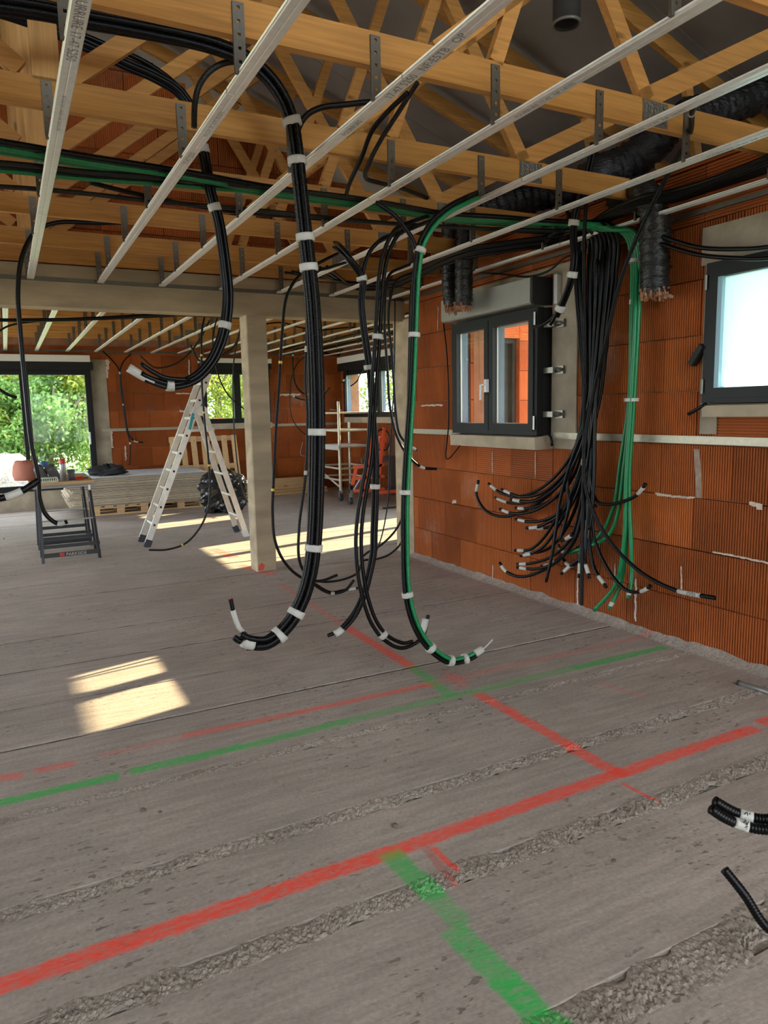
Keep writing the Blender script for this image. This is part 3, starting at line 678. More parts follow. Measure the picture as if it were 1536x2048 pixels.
for z in (1.42, 1.735, 2.06):
    mb = MB(); mb.box((3.50, 4.10, z-.02), (XR, 4.21, z+.02)); mb.box((3.545, 4.045, z-.028), (XR-.001, 4.12, z+.028)); mb.tube(np.array([(3.53, 4.09, z), (3.53, 4.05, z)]), .012, 8); part('fixing_bracket', mb, 'chrome', win1)
solo('window_sill', MB().prism([(3.40, 1.165), (3.395, 1.255), (XR, 1.268), (XR, 1.165)], 4.17, 5.30, 1), 'sill', 'concrete sill block under the two-sash window of the right wall', 'sill')
rd = MB()
rd.box((XR-.012, 3.93, 1.17), (XR, 4.19, 2.47)); rd.box((XR-.010, 4.19, 2.19), (XR, 5.5, 2.24)); rd.box((XR-.008, 4.0, 2.42), (XR, 5.3, 2.47))
rr = put('trim_3', rd.mesh('render_band', 'render')); rr['kind'] = 'structure'
t = thing('roller_shutter_box', (3.48, 4.8, 2.2), 'grey roller shutter box above the two-sash window', 'shutter box')
part('casing', MB().prism([(3.385, 2.212), (3.38, 2.222), (3.38, 2.385), (XR, 2.385), (XR, 2.205), (3.40, 2.205)], 4.215, 5.40, 1), 'greybox', t)
part('end_cap', MB().prism([(3.383, 2.215), (3.383, 2.39), (XR-.002, 2.392), (XR-.002, 2.20), (3.40, 2.20)], 4.19, 4.215, 1), 'anthr2', t, label='black end cap')
part('guide_rail', MB().box((XR-.05, 4.10, 2.2), (XR-.012, 4.135, 2.40)), 'galv', t)
win2 = window('window_2', *RW, 1.70, 2.865, 1.475, 2.245, [1.73, 2.84], .045, pane='frost', jambs=False)
for z in (2.14, 1.57): part('hinge', MB().tube(np.array([(XR-.06, 2.855, z-.04), (XR-.06, 2.855, z+.04)]), .008, 8), 'chrome', win2)
part('glazing_strip', MB().box((XR-.055, 2.752, 1.56), (XR-.03, 2.784, 2.165)), mat('pale_blue_strip', (.30, .48, .56), .5), win2, label='pale blue glazing strip')
solo('window_sill', MB().prism([(3.50, 1.40), (3.495, 1.462), (XR, 1.474), (XR, 1.40)], 1.6, 2.83, 1), 'sill', 'concrete sill block under the frosted window', 'sill')
r5 = put('trim_4', MB().box((XR-.010, 1.3, 2.245), (XR, 2.93, 2.45)).box((XR-.009, 2.79, 1.3), (XR, 2.90, 2.3)).mesh('render_band', 'render')); r5['kind'] = 'structure'
solo('casement_stay', MB().bar((XR-.03, 2.95, 1.70), (XR-.04, 2.87, 1.80), .04, .035), 'anthr2', 'small black wedge on the brick beside the frosted window', 'wedge')
# far wall
FWALL = ((0, YF, 0), (1, 0, 0), (0, -1, 0))
door1 = window('door_1', *FWALL, -1.5, 1.30, .30, 2.235, [-1.47, .31, 1.27], .10, fw=.055, sw=.06)
part('threshold', MB().box((-1.5, YF-.16, .0), (1.32, YF, .30)), 'render', door1)
part('handle', MB().box((1.20, YF-.15, 1.02), (1.225, YF-.11, 1.22)), 'white', door1, label='pale pull handle')
r6 = put('trim_5', MB().box((1.30, YF-.012, .2), (1.55, YF, 2.40)).mesh('render_band', 'render')); r6['kind'] = 'structure'
t = thing('roller_shutter_box', (0, YF-.1, 2.25), 'long shutter box above the glazed sliding door', 'shutter box')
part('casing', MB().box((-1.6, YF-.17, 2.35), (1.30, YF, 2.455)), 'whitebox', t, label='off-white upper casing'); part('cover', MB().box((-1.6, YF-.16, 2.225), (1.34, YF-.02, 2.35)), 'anthr', t, label='anthracite lower cover')
win3 = window('window_3', *FWALL, 3.10, 4.36, 1.30, 2.25, [3.13, 3.74, 4.33], .08)
t = thing('roller_shutter_box', (3.9, YF-.1, 2.26), 'shutter box above the far window behind the post', 'shutter box')
part('casing', MB().box((3.08, YF-.16, 2.36), (4.38, YF, 2.44)), 'whitebox', t, label='off-white upper casing'); part('cover', MB().box((3.08, YF-.15, 2.25), (4.38, YF-.02, 2.36)), 'anthr', t, label='anthracite lower cover')
solo('window_sill', MB().box((3.12, YF-.12, 1.20), (4.36, YF, 1.30)), 'sill', 'concrete sill under the far wall window', 'sill')
FRW = ((XF, 0, 0), (0, 1, 0), (-1, 0, 0))
win4 = window('window_4', *FRW, 10.55, 12.66, 1.36, 2.22, [10.58, 11.2, 12.63], .09)
t = thing('roller_shutter_box', (XF-.1, 11.6, 2.25), 'shutter box above the window of the far right wall', 'shutter box')
part('casing', MB().box((XF-.17, 10.5, 2.36), (XF, 12.75, 2.47)), 'whitebox', t, label='off-white upper casing'); part('cover', MB().box((XF-.16, 10.5, 2.22), (XF-.02, 12.75, 2.36)), 'anthr', t, label='anthracite lower cover')
solo('window_sill', MB().box((XF-.12, 10.55, 1.26), (XF, 12.6, 1.36)), 'sill', 'concrete sill under the window of the far right wall', 'sill')
window('door_3', *FRW, 7.58, 9.06, .03, 2.14, [7.61, 8.32, 9.03], .05)
door2 = put('door_2', MB().box((4.38, 6.38, .1), (4.88, 6.44, 2.18)).mesh('entrance_door', 'anthr')); door2['kind'] = 'structure'
mb = MB(); frame_rect(mb, (0, 6.27, 0), (1, 0, 0), (0, -1, 0), 4.36, 4.90, .1, 2.20, .05, -.14, -.06); part('door_frame', mb, 'anthr', door2)
for z in (.5, 1.0, 1.5): part('glazed_slot', MB().box((4.68, 6.372, z), (4.705, 6.38, z+.22)), 'white', door2)

# porch, ground and garden
gr = put('ground', MB().box((-40, -30, -.35), (60, 80, -.26)).mesh('ground', 'grass')); gr['kind'] = 'structure'; gr.name = 'trim_6'
pv = put('trim_7', MB().box((XR+.2, -3, -.3), (9, 6.27, -.12)).mesh('porch_floor', 'earth')); pv['kind'] = 'structure'
tr_ = put('trim_9', MB().box((-24, -9, -.3), (XL-.25, 16, -.14)).box((XL-.25, -9, -.3), (4.5, YK-.25, -.14)).mesh('added_bounce_ground', 'bounce_ground')); tr_['kind'] = 'structure'  # unseen pale ground added to bounce sky light onto the ceilings
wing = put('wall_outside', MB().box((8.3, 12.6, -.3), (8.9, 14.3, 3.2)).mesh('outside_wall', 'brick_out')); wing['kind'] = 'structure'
def heap(c, r, h, label, m, seed):
    g = np.random.default_rng(seed); n = 44; mb = MB()
    ang = np.linspace(0, 2*PI, n, endpoint=False); rr_ = np.linspace(0, 1, 14); nz = 1+.12*g.normal(size=n)
    V = [(c[0]+r*q*math.cos(a)*nz[i], c[1]+r*q*math.sin(a)*nz[i], -.3+h*(1-q)**1.1*(1+.1*g.normal())) for q in rr_ for i, a in enumerate(ang)]
    F = [(k*n+i, k*n+(i+1) % n, (k+1)*n+(i+1) % n, (k+1)*n+i) for k in range(len(rr_)-1) for i in range(n)]; mb.add(V, F)
    return solo('gravel_heap', mb, m, label, 'gravel', smooth=True)
heap((-1.2, 19.5), 3.0, 1.45, 'pale gravel heap outside the sliding door', 'gravel', 3)
def tree(c, h, r, label, m, seed, nleaf, low=.0):
    g = np.random.default_rng(seed)
    t = thing('tree', (c[0], c[1], -.3), label, 'tree', 'trees of the garden')
    tr = MB(); top = np.array((c[0]+.2, c[1], h*.6)); tr.tube(crom([(c[0], c[1], -.35), (c[0]+.1, c[1]+.05, h*.3), top], .3), .16, 8, taper=[(0, 1), (1, .45)])
    for k in range(6):
        a = g.uniform(0, 2*PI); s = np.array((c[0]+.1, c[1], h*g.uniform(.2, .45))); e = s+np.array((math.cos(a)*r*.7, math.sin(a)*r*.7, h*.35)); tr.tube(crom([s, (s+e)/2+np.array((0, 0, -.15)), e], .3), .07, 6, taper=[(0, 1), (1, .3)])
    part('trunk', tr, 'bark', t)
    nc = 46; cc = []
    while len(cc) < nc:
        p = g.uniform(-1, 1, 3)
        if .25 < np.linalg.norm(p) < 1: cc.append(p)
    cc = np.array(cc)*np.array((r, r, (h-low)/2))+np.array((c[0], c[1], (h+low)/2))
    idx = g.integers(0, nc, nleaf); P = cc[idx]+g.normal(size=(nleaf, 3))*r*.16
    d1 = g.normal(size=(nleaf, 3)); d1 /= np.linalg.norm(d1, axis=1)[:, None]; d2 = np.cross(d1, g.normal(size=(nleaf, 3))); d2 /= np.linalg.norm(d2, axis=1)[:, None]
    s = g.uniform(.035, .085, nleaf)[:, None]
    V = np.stack([P-d1*s, P+d2*s*.55, P+d1*s, P-d2*s*.55], 1).reshape(-1, 3); F = (np.arange(nleaf)[:, None]*4+np.arange(4)[None]).tolist()
    mb = MB(); mb.add(V, F); part('foliage', mb, m, t, kind='stuff')
for i, (x, y, h, r, m, lab) in enumerate([(-3.4, 24, 6.5, 2.6, 'leaf', 'dense green tree at the left edge of the sliding door view'), (.2, 25.0, 7.0, 2.7, 'leaf', 'dense green tree seen through the middle of the sliding door'), (2.2, 22.5, 5.6, 2.0, 'leaf2', 'yellow-green tree seen at the right of the sliding door'), (-1.3, 22.6, 3.6, 1.8, 'leaf2', 'low yellow-green bush behind the gravel heap'), (3.9, 26.5, 7.2, 2.6, 'leaf', 'dark green tree between the sliding door and the far window'),
        (6.6, 25.5, 6.0, 2.2, 'leaf2', 'yellow-green tree seen through the far window'), (9.2, 28.0, 6.6, 2.6, 'leaf', 'green tree at the right of the far window view'), (14.5, 24.0, 6.5, 2.8, 'leaf2', 'tree seen through the window of the far right wall'), (17.8, 25.5, 7, 3.0, 'leaf', 'green tree at the right of the far right window view'), (.9, 21.6, 2.8, 1.5, 'leaf', 'round green bush just outside the sliding door'), (21.0, 24.0, 7, 3.0, 'leaf', 'far green tree behind the right side of the house')]):
    tree((x, y), h, r, lab, m, 40+i, int(17000*r/2), low=.1 if r < 2.3 else .5)
# red machine outside the far window
mc = Py(462, 838, 21.5)
t = thing('red_dumper', (mc[0], 21.5, -.3), 'red site machine with sloping bonnet outside the far window', 'machine')
x, y = mc[0], 21.5
part('bonnet', MB().prism([(x-1.3, .75), (x-1.2, .95), (x-.35, 1.34), (x+.2, 1.3), (x+.2, .75)], y-.6, y+.6, 1), 'red', t)
part('skip', MB().prism([(x+.3, .7), (x+.25, 1.1), (x+.75, 1.38), (x+1.3, 1.0), (x+1.1, .7)], y-.8, y+.8, 1), 'red', t)
part('chassis', MB().box((x-1.2, y-.5, .35), (x+1.3, y+.5, .75)), 'blacksteel', t)
for dx in (-.8, .9):
    for dy in (-.7, .7): part('wheel', MB().tube(np.array([(x+dx, y+dy-.15, .12), (x+dx, y+dy+.15, .12)]), .42, 18), 'rubber', t)

# ------------------------------------------------------------ conduits
def resamp(pts, corr, plain=.03): return crom(pts, corr if corr else plain)
def sub_path(Q, s0, s1):
    s = np.concatenate(([0], np.cumsum(np.linalg.norm(np.diff(Q, axis=0), axis=1)))); L = s[-1]
    if s0 < 0: s0 += L
    if s1 <= 0: s1 += L
    s0, s1 = max(0, s0), min(L, s1); u = np.linspace(s0, s1, 5)
    return np.stack([np.interp(u, s, Q[:, i]) for i in range(3)], 1)
def conduit(label, pts, r=.010, m='black', corr=.0062, tags=(), group=None, seg=8, name='conduit', cat='conduit', tagm='tape'):
    Q = resamp(pts, corr*.36 if corr else 0, .025); Q[:, 2] = np.maximum(Q[:, 2], r+.002)
    if Q[:, 1].max() < 6.2: Q[:, 0] = np.minimum(Q[:, 0], XR-r-.004)
    mb = MB(); mb.tube(Q, r, seg, True, corr)
    if not tags: return solo(name, mb, m, label, cat, group, smooth=True)
    t = thing(name, Q[-1], label, cat, group); part('tube', mb, m, t, True)
    for a, b in tags: part('tape_tag', MB().tube(sub_path(Q, a, b), r*1.12, 10), tagm, t, True, label='white tape tag' if tagm == 'tape' else 'yellow tape')
    return t
def bundle(label, pts, members, bands=(), extra=(), corr=.0062, band_m='tape', name='conduit_bundle', seg=8, splay=.25):
    """several conduits taped together; members (du, dv, radius, material, trim at end)"""
    C = crom(pts, .03); T, N, B = frames(C); t = thing(name, C[-1], label, 'conduit bundle')
    s = np.linspace(0, 1, len(C)); R = max(math.hypot(a, b)+r for a, b, r, _, _ in members)
    for i, (a, b, r, m, trim) in enumerate(members):
        wob = 1+.18*np.sin(s*9+i*1.9); Q = C+(N*a+B*b)*wob[:, None]
        if trim: 
            k = max(4, int(len(Q)*(1-trim))); Q = Q[:k]
        Q = crom(Q[::4] if (len(Q)-1) % 4 == 0 else np.vstack([Q[::4], Q[-1:]]), corr*.36 if corr else .025)
        mb = MB(); mb.tube(Q, r, seg, True, corr); part('tube', mb, m, t, True)
    for bnd in bands:
        if hasattr(bnd, '__len__') and len(bnd) == 2: c, L = bnd
        else: c, L = bnd, .035
        j = int(np.argmin(np.linalg.norm(C-np.array(c), axis=1))); arc = np.concatenate(([0], np.cumsum(np.linalg.norm(np.diff(C, axis=0), axis=1))))
        part('tape_band', MB().tube(sub_path(C, max(0.001, arc[j]-L/2), min(arc[-1]-.001, arc[j]+L/2)), R*(1.13 if L < .05 else .76), 14), band_m, t, True)
    for (q, r, m, tg) in extra:
        Q = crom(q, corr*.36 if corr else .025); mb = MB(); mb.tube(Q, r, seg, True, corr); part('tube', mb, m, t, True)
        for a, b in tg: part('tape_tag', MB().tube(sub_path(Q, a, b), r*1.14, 10), 'tape', t, True)
    return t
def py(Y, *p): return [Py(a, b, Y) for a, b in p]
def px(X, *p): return [Px(a, b, X) for a, b in p]
def pz(z, *p): return [Pz(a, b, z) for a, b in p]
def ring(n, rad, r, m='black', trims=None):
    return [(rad*math.cos(2*PI*i/n+.4), rad*math.sin(2*PI*i/n+.4), r, m if isinstance(m, str) else m[i % len(m)], (trims[i % len(trims)] if trims else 0)) for i in range(n)]

# thick bundle hanging in the middle of the room
Y1 = 2.95
b1 = py(Y1, (-60, 0), (60, 14), (180, 38), (300, 60), (420, 88), (500, 122), (555, 178), (583, 240), (595, 330), (611, 480), (624, 600), (632, 750), (634, 860), (632, 1000), (627, 1100), (612, 1180), (580, 1245), (540, 1283), (500, 1288), (474, 1274))
bundle('thickest bundle of ribbed black conduits, hanging in front of the concrete post', b1, ring(5, .021, .0145, 'black', (0, .012, .02, 0, .03))+[(0, 0, .013, 'black', .01)],
       [(p, .03) for p in py(Y1, (586, 245), (592, 318), (613, 481), (625, 540), (633, 858), (627, 1096), (596, 1228), (566, 1270))]+[(Py(492, 1287, Y1), .05)],
       [(py(Y1, (540, 1285), (500, 1275), (480, 1258), (468, 1228), (461, 1198)), .010, 'black', [(-.16, -.05)]), (py(Y1, (461, 1200), (460, 1194)), .004, 'redwire', []),
        (py(3.05, (770, 205), (745, 204), (690, 209), (640, 216), (612, 232), (596, 262), (598, 320)), .013, 'black', []), (py(3.0, (388, 255), (390, 205), (400, 168), (425, 138), (460, 124), (500, 130), (545, 172), (578, 230), (592, 300)), .012, 'grey_conduit', [])], corr=.0062)
# second bundle with the big hook on the left
Y2 = 3.72
b2 = py(Y2, (-40, 12), (60, 42), (160, 84), (260, 130), (340, 168), (378, 205), (393, 245), (408, 310), (422, 390), (436, 440), (448, 520), (455, 600), (446, 668), (422, 725), (382, 762), (338, 770), (295, 757), (257, 735))
bundle('hooked bundle of smooth black conduits hanging left of the post', b2, ring(4, .016, .0125, 'black', (.0, .03, .02, .05)), [(p, .035) for p in py(Y2, (394, 240), (404, 298), (432, 417), (448, 650), (340, 770))]+[(Py(283, 752, Y2), .15)],
       [(py(Y2-.05, (380, 760), (330, 755), (300, 740), (281, 727)), .011, 'black', []), (py(Y2, (60, 8), (110, 45), (200, 84), (300, 130), (360, 178), (386, 230)), .012, 'black', [])], corr=0)
# green and black bundle
Y3 = 3.05
b3 = py(Y3, (925, 405), (890, 425), (858, 460), (840, 500), (833, 560), (828, 680), (822, 800), (815, 900), (810, 1000), (810, 1100), (815, 1190), (835, 1258), (868, 1302), (905, 1322), (940, 1314), (966, 1297))
b3 = [Pz(960, 388, 2.59)]+b3
bundle('green and black conduits taped together, ending in an upturned hook', b3, [(0, -.012, .011, 'black', 0), (-.002, .011, .0115, 'green', .01), (.016, 0, .010, 'black', .015)],
       [(p, .022) for p in py(Y3, (834, 497), (829, 668), (810, 983), (814, 1191), (862, 1297), (906, 1322), (934, 1316))]+[(Py(954, 1307, Y3), .052)],
       [(py(Y3, (752, 405), (790, 432), (820, 470), (832, 500), (832, 540)), .011, 'black', []), (py(Y3, (960, 1303), (975, 1290), (985, 1279)), .004, 'tape', [])], corr=.0062)
# pairs of conduits in the middle distance
YM = 3.35
bundle('pair of slim black conduits bending up to the right at floor level', [Pz(860, 436, 2.59)]+py(YM, (815, 455), (792, 467), (769, 520), (761, 584), (757, 640), (755, 678), (749, 757), (744, 831), (738, 918), (724, 1000), (717, 1064), (720, 1140), (731, 1196), (746, 1240), (770, 1273), (800, 1290), (832, 1283), (848, 1254), (852, 1230)),
       [(0, -.014, .011, 'black', 0), (0, .014, .011, 'black', .05)], [(p, .025) for p in py(YM, (755, 678), (768, 1271))]+[(Py(848, 1252, YM), .08)], corr=.0062)
bundle('pair of slim black conduits ending to the left just above the floor', [Pz(668, 490, 2.575)]+py(YM+.1, (690, 508), (708, 530), (723, 552), (722, 600), (726, 650), (735, 712), (741, 760), (744, 830), (750, 900), (750, 990), (748, 1060), (745, 1120), (735, 1160), (720, 1210), (697, 1245), (675, 1266), (658, 1274)),
       [(0, -.014, .011, 'black', 0), (.002, .014, .011, 'black', .02)], [(p, .025) for p in py(YM+.1, (723, 552), (740, 730), (749, 976))]+[(Py(677, 1265, YM+.1), .05)],
       [(py(YM+.1, (800, 466), (765, 478), (740, 503), (727, 540), (725, 570)), .011, 'black', [])], corr=.0062)
conduit('black conduit bending right with its end in front of the brick column', [Pz(840, 522, 2.575)]+py(4.9, (805, 535), (780, 548), (772, 575), (769, 650), (773, 715), (776, 757), (779, 806), (792, 868), (815, 910), (845, 935), (873, 938)), .011, tags=[(-.16, -.11)])
conduit('black conduit with a white end beside the green bundle', py(5.05, (830, 545), (795, 560), (780, 600), (777, 648), (782, 690), (787, 757), (791, 819), (799, 868), (815, 888), (833, 900)), .011, tags=[(-.05, -.01)])
conduit('slim black conduit right of the post with yellow tape, ending above the floor', py(5.2, (680, 505), (640, 525), (600, 550), (574, 592), (564, 670), (559, 760), (552, 860), (547, 960), (545, 1030), (551, 1085), (572, 1128), (605, 1156), (640, 1162), (675, 1150)), .012, tags=[(1.05, 1.07), (2.0, 2.02), (3.1, 3.12)], tagm='yellow')
conduit('slim black conduit behind the thickest bundle, forked end near the floor', [Pz(700, 522, 2.575)]+py(4.7, (660, 535), (632, 545), (617, 590), (613, 690), (611, 760), (615, 830), (611, 950), (598, 1060), (600, 1125), (625, 1165), (660, 1186), (690, 1181), (708, 1160)), .011, tags=[(.62, .65), (1.1, 1.14), (1.95, 1.98), (-.22, -.19)])
conduit('short black conduit end with white tag beside the forked conduit', py(4.72, (628, 1167), (660, 1184), (690, 1180), (718, 1176)), .010, tags=[(-.09, -.03)])
conduit('black conduit trailing from the column over the floor, upper one', py(6.0, (820, 590), (818, 720), (814, 860), (810, 980), (804, 1035), (790, 1062), (762, 1090), (735, 1105), (727, 1112)), .011)
conduit('black conduit trailing from the column over the floor, lower one', py(5.6, (822, 570), (820, 720), (817, 880), (814, 1010), (804, 1082), (780, 1108), (750, 1119), (726, 1122), (715, 1145), (690, 1158), (650, 1164), (632, 1162)), .010)
conduit('thin black conduit falling behind the slim pairs', py(5.6, (790, 600), (788, 760), (780, 900), (776, 1000), (764, 1070), (752, 1105)), .006, corr=0)
# left side
conduit('single black conduit hanging in a long curve at the left edge', py(5.55, (500, 430), (400, 436), (300, 443), (200, 446), (110, 446), (70, 465), (45, 510), (36, 580), (42, 680), (52, 790), (63, 890), (76, 950), (80, 1000), (94, 1032), (118, 1048), (135, 1043)), .015, corr=0, tags=[(-.07, -.02)])
conduit('ribbed conduit end with white tag entering at the left edge', py(3.0, (-330, -90), (-345, 300), (-320, 700), (-200, 950), (-80, 1003), (0, 997), (40, 984), (78, 961)), .0135, corr=.0062, tags=[(-.13, -.07)])
conduit('short dark conduit end in front of the sliding door', py(7.2, (-120, 600), (-90, 660), (-40, 740), (-5, 775), (15, 789), (34, 795)), .013, corr=0)
# near right
DN = 1.75
conduit('ribbed conduit of the white-labelled pair at the right edge, upper one', [Pd(1430, 1602, DN), Pd(1455, 1617, DN), Pd(1482, 1629, DN), Pd(1536, 1638, DN-.02), Pd(1610, 1610, DN-.05), Pd(1680, 1450, DN-.08), Pd(1720, 1000, DN), Pd(1730, 500, DN+.15), Pd(1720, 150, DN+.25)], .0125, corr=.0068, tags=[(.066, .098)], seg=14)
conduit('ribbed conduit of the white-labelled pair at the right edge, lower one', [Pd(1422, 1618, DN-.02), Pd(1448, 1635, DN-.02), Pd(1478, 1648, DN-.02), Pd(1536, 1659, DN-.04), Pd(1625, 1628, DN-.07), Pd(1700, 1450, DN-.1), Pd(1742, 1000, DN-.02), Pd(1752, 500, DN+.13), Pd(1742, 150, DN+.23)], .0125, corr=.0068, tags=[(.064, .098)], seg=14)
conduit('single ribbed conduit end pointing up at the lower right edge', [Pd(1449, 1739, DN), Pd(1488, 1788, DN-.02), Pd(1540, 1860, DN-.04), Pd(1640, 1900, DN-.1), Pd(1760, 1700, DN-.1), Pd(1800, 1000, DN), Pd(1800, 400, DN+.1), Pd(1790, 100, DN+.2)], .0115, corr=.0068, seg=14)
# horizontal runs on top of the ceiling rails
ZR = 2.595
def run(label, pts, z, r, m, **k): return conduit(label, [Pz(a, b, z) for a, b in pts], r, m, **k)
GR = [(-60, 285), (60, 305), (180, 325), (360, 352), (520, 380), (700, 405), (880, 432), (1000, 440), (1100, 447), (1180, 450)]
for i, (dy, m, nm) in enumerate([(0, 'green', 'upper green conduit of the run crossing under the trusses'), (-12, 'black', 'black conduit lying on the upper green conduit'), (8, 'green', 'second green conduit of the run under the trusses')]):
    run(nm, [(a, b+dy*(1-.55*min(1, a/1100))) for a, b in GR], ZR+.010*i, .0150, m, corr=.0062)
for i, nm in enumerate(('third green conduit joining the run near the right wall', 'fourth green conduit joining the run near the right wall')):
    run(nm, [(620+120*i, 385+26*i), (760+60*i, 412+12*i), (880, 434+4*i), (1000, 441+7*i), (1100, 446+7*i), (1200, 452+6*i)], ZR+.02+.012*i, .0150, 'green', corr=.0062)
GR2 = [(-60, 336), (60, 346), (180, 358), (300, 366), (420, 376), (560, 388), (700, 402), (860, 428)]
for i, (dy, m, nm) in enumerate([(0, 'green', 'lower green conduit of the run at the left'), (-10, 'black', 'black conduit above the lower green conduit'), (-16, 'grey_conduit', 'dusty black conduit above the lower green conduit')]):
    run(nm, [(a, b+dy*(1-.6*min(1, max(0, a)/800))) for a, b in GR2], ZR+.014*(i % 2), .0125, m, corr=.0062)
run('dusty ribbed conduit crossing under the trusses below the green ones', [(-60, 370), (60, 377), (180, 388), (300, 402), (420, 412), (560, 425), (700, 440), (860, 452), (1000, 458), (1130, 462)], ZR, .0125, 'grey_conduit', corr=.0062)
run('black conduit sloping from the lower green run to the right', [(180, 365), (260, 385), (380, 410), (480, 424), (600, 434), (760, 446), (940, 456), (1120, 468)], ZR+.02, .0125, 'black', corr=.0062)
for i in range(7):
    o = i*3.2
    run('black conduit of the flat bunch above the window, %s from the top' % ORD[i], [(570+14*i, 545-i*2), (650+8*i, 556+2*i), (720, 566+2.2*i), (780, 563+o*.7), (850, 530+o), (930, 498+o), (1040, 480+o), (1140, 468+o)], ZR+.006*(i % 3), .011, 'black', corr=0, group='flat bunch of conduits above the window')
for i in range(6):
    o = i*4
    run('black conduit coming from the attic at the right, %s from the top' % ORD[i], [(1620, 270+o*1.8), (1536, 312+o*1.5), (1440, 352+o), (1360, 378+o), (1290, 392+o), (1230, 415+o), (1190, 440+o), (1165, 462+o)], ZR+.01, .0125, 'black', corr=0, group='conduits from the right attic')
# cascade of conduits down the right wall
def fan_path(i, n, low, end, X0=3.46, xe=3.42):
    a = i/(n-1); tx = 1152+84*a
    top = [Pz(1085+60*a, 452+10*(i % 4), ZR+.02*(i % 3)), Px(tx-18, 452+6*math.sin(i), X0-.12), Px(tx, 478, X0-.03*(i % 3)), Px(tx-2, 540, X0-.02*(i % 4))]
    wx_ = 1166+30*a+4*math.sin(i*2.3); mid = [Px(tx*.45+wx_*.55, 680, X0-.02*(i % 4)), Px(wx_, 800, X0-.02*(i % 4)-.01)]
    k = len(low)+1
    pts = [Px(p[0], p[1], X0-.03+(xe-X0+.03)*(j+1)/k-.02*((i*7) % 3)) for j, p in enumerate(list(low)+[end])]
    return top+mid+pts
FAN = [
    ([(1150, 900), (1112, 975), (1048, 1022), (1005, 1033), (970, 1020), (953, 990)], (957, 961)), ([(1152, 890), (1122, 940), (1080, 978), (1035, 993), (998, 984)], (977, 967)),
    ([(1158, 900), (1130, 945), (1085, 985), (1040, 993)], (1003, 979)), ([(1148, 905), (1112, 970), (1062, 1003), (1015, 1005)], (990, 995)), ([(1156, 910), (1118, 970), (1072, 1001), (1045, 1003)], (1021, 999)),
    ([(1160, 900), (1122, 982), (1070, 1021), (1025, 1027)], (999, 1018)), ([(1160, 920), (1124, 985), (1075, 1013), (1050, 1017)], (1031, 1016)), ([(1162, 930), (1125, 1018), (1085, 1041), (1054, 1043)], (1031, 1038)),
    ([(1164, 930), (1128, 1020), (1090, 1048), (1070, 1055)], (1052, 1056)), ([(1165, 940), (1132, 1022), (1105, 1050), (1085, 1057)], (1069, 1057)), ([(1156, 960), (1116, 1030), (1088, 1075), (1060, 1099)], (1030, 1101)),
    ([(1160, 970), (1120, 1045), (1090, 1090), (1065, 1106)], (1041, 1112)), ([(1162, 980), (1130, 1060), (1100, 1095), (1072, 1105)], (1047, 1105)), ([(1164, 990), (1142, 1075), (1105, 1112), (1060, 1127)], (1034, 1128)),
    ([(1166, 1000), (1145, 1085), (1110, 1125), (1070, 1138)], (1034, 1135)), ([(1168, 1000), (1150, 1075), (1124, 1112), (1102, 1126)], (1083, 1133)), ([(1168, 1000), (1152, 1075), (1122, 1116), (1077, 1145), (1036, 1153), (1010, 1141)], (999, 1125)),
    ([(1150, 900), (1120, 1000), (1113, 1050), (1104, 1110)], (1092, 1164)), ([(1168, 1040), (1160, 1110), (1148, 1130), (1136, 1130)], (1126, 1118)), ([(1170, 1050), (1162, 1112), (1140, 1132)], (1122, 1148)),
    ([(1135, 960), (1138, 1010), (1126, 1060), (1120, 1080), (1132, 1078)], (1146, 1068)), ([(1175, 1000), (1168, 1080), (1146, 1102), (1124, 1103)], (1116, 1089)), ([(1172, 1000), (1164, 1080), (1160, 1120)], (1158, 1156)),
    ([(1180, 980), (1172, 1080), (1170, 1120)], (1179, 1156)), ([(1180, 1000), (1178, 1070), (1188, 1135)], (1213, 1175)), ([(1185, 1000), (1188, 1073), (1216, 1138), (1252, 1180), (1282, 1183)], (1301, 1172)),
    ([(1182, 950), (1192, 1000), (1212, 1009), (1250, 1002), (1276, 988)], (1291, 968)), ([(1180, 960), (1172, 1000), (1178, 1014)], (1192, 1012)), ([(1176, 1000), (1174, 1060)], (1170, 1085)), ([(1188, 960), (1184, 1020)], (1178, 1060)),
]
LABF = ['outermost end curling up at the far left', 'upper left end, second row', 'short end behind the upper left ones', 'end in the upper left cluster with broad tag', 'short end in the upper left cluster', 'lower end of the upper left cluster', 'black cut end in the upper left cluster',
        'end alone below the upper left cluster', 'pale-tagged end at mid height', 'end just right of the pale-tagged one', 'highest of the lower left ends', 'black-tipped lower left end', 'inner lower left end', 'tagged end of the lower left row', 'lowest of the lower left row', 'broad-tagged end right of the lower left row', 'lowest end curling up at the left',
        'straight bare end pointing down', 'small hooked end near the centre', 'end crossing the small hook', 'hooked end right of centre', 'upturned grey end in the centre', 'straight tagged end beside the long one', 'short tagged end right of centre', 'tagged end bending right', 'long sweep ending to the right near the wall foot', 'end raised to the right of the green conduits', 'short end with tag in front', 'broad white-tagged centre end', 'inner centre end hidden among others']
for i, (low, end) in enumerate(FAN):
    j = (i*11) % 30
    conduit('black conduit of the wall cascade, '+LABF[i], fan_path(j if i < 17 else 12+(i % 18), 30, low, end, 3.47, 3.40-.04*(i % 3)), .0115 if i % 4 else .0125, 'black' if i not in (21,) else 'grey_conduit', corr=0, tags=[] if i in (17, 29) else [(-.10 if i not in (3, 15, 28) else -.15, -.03)], group='conduit cascade on the right wall', seg=7)
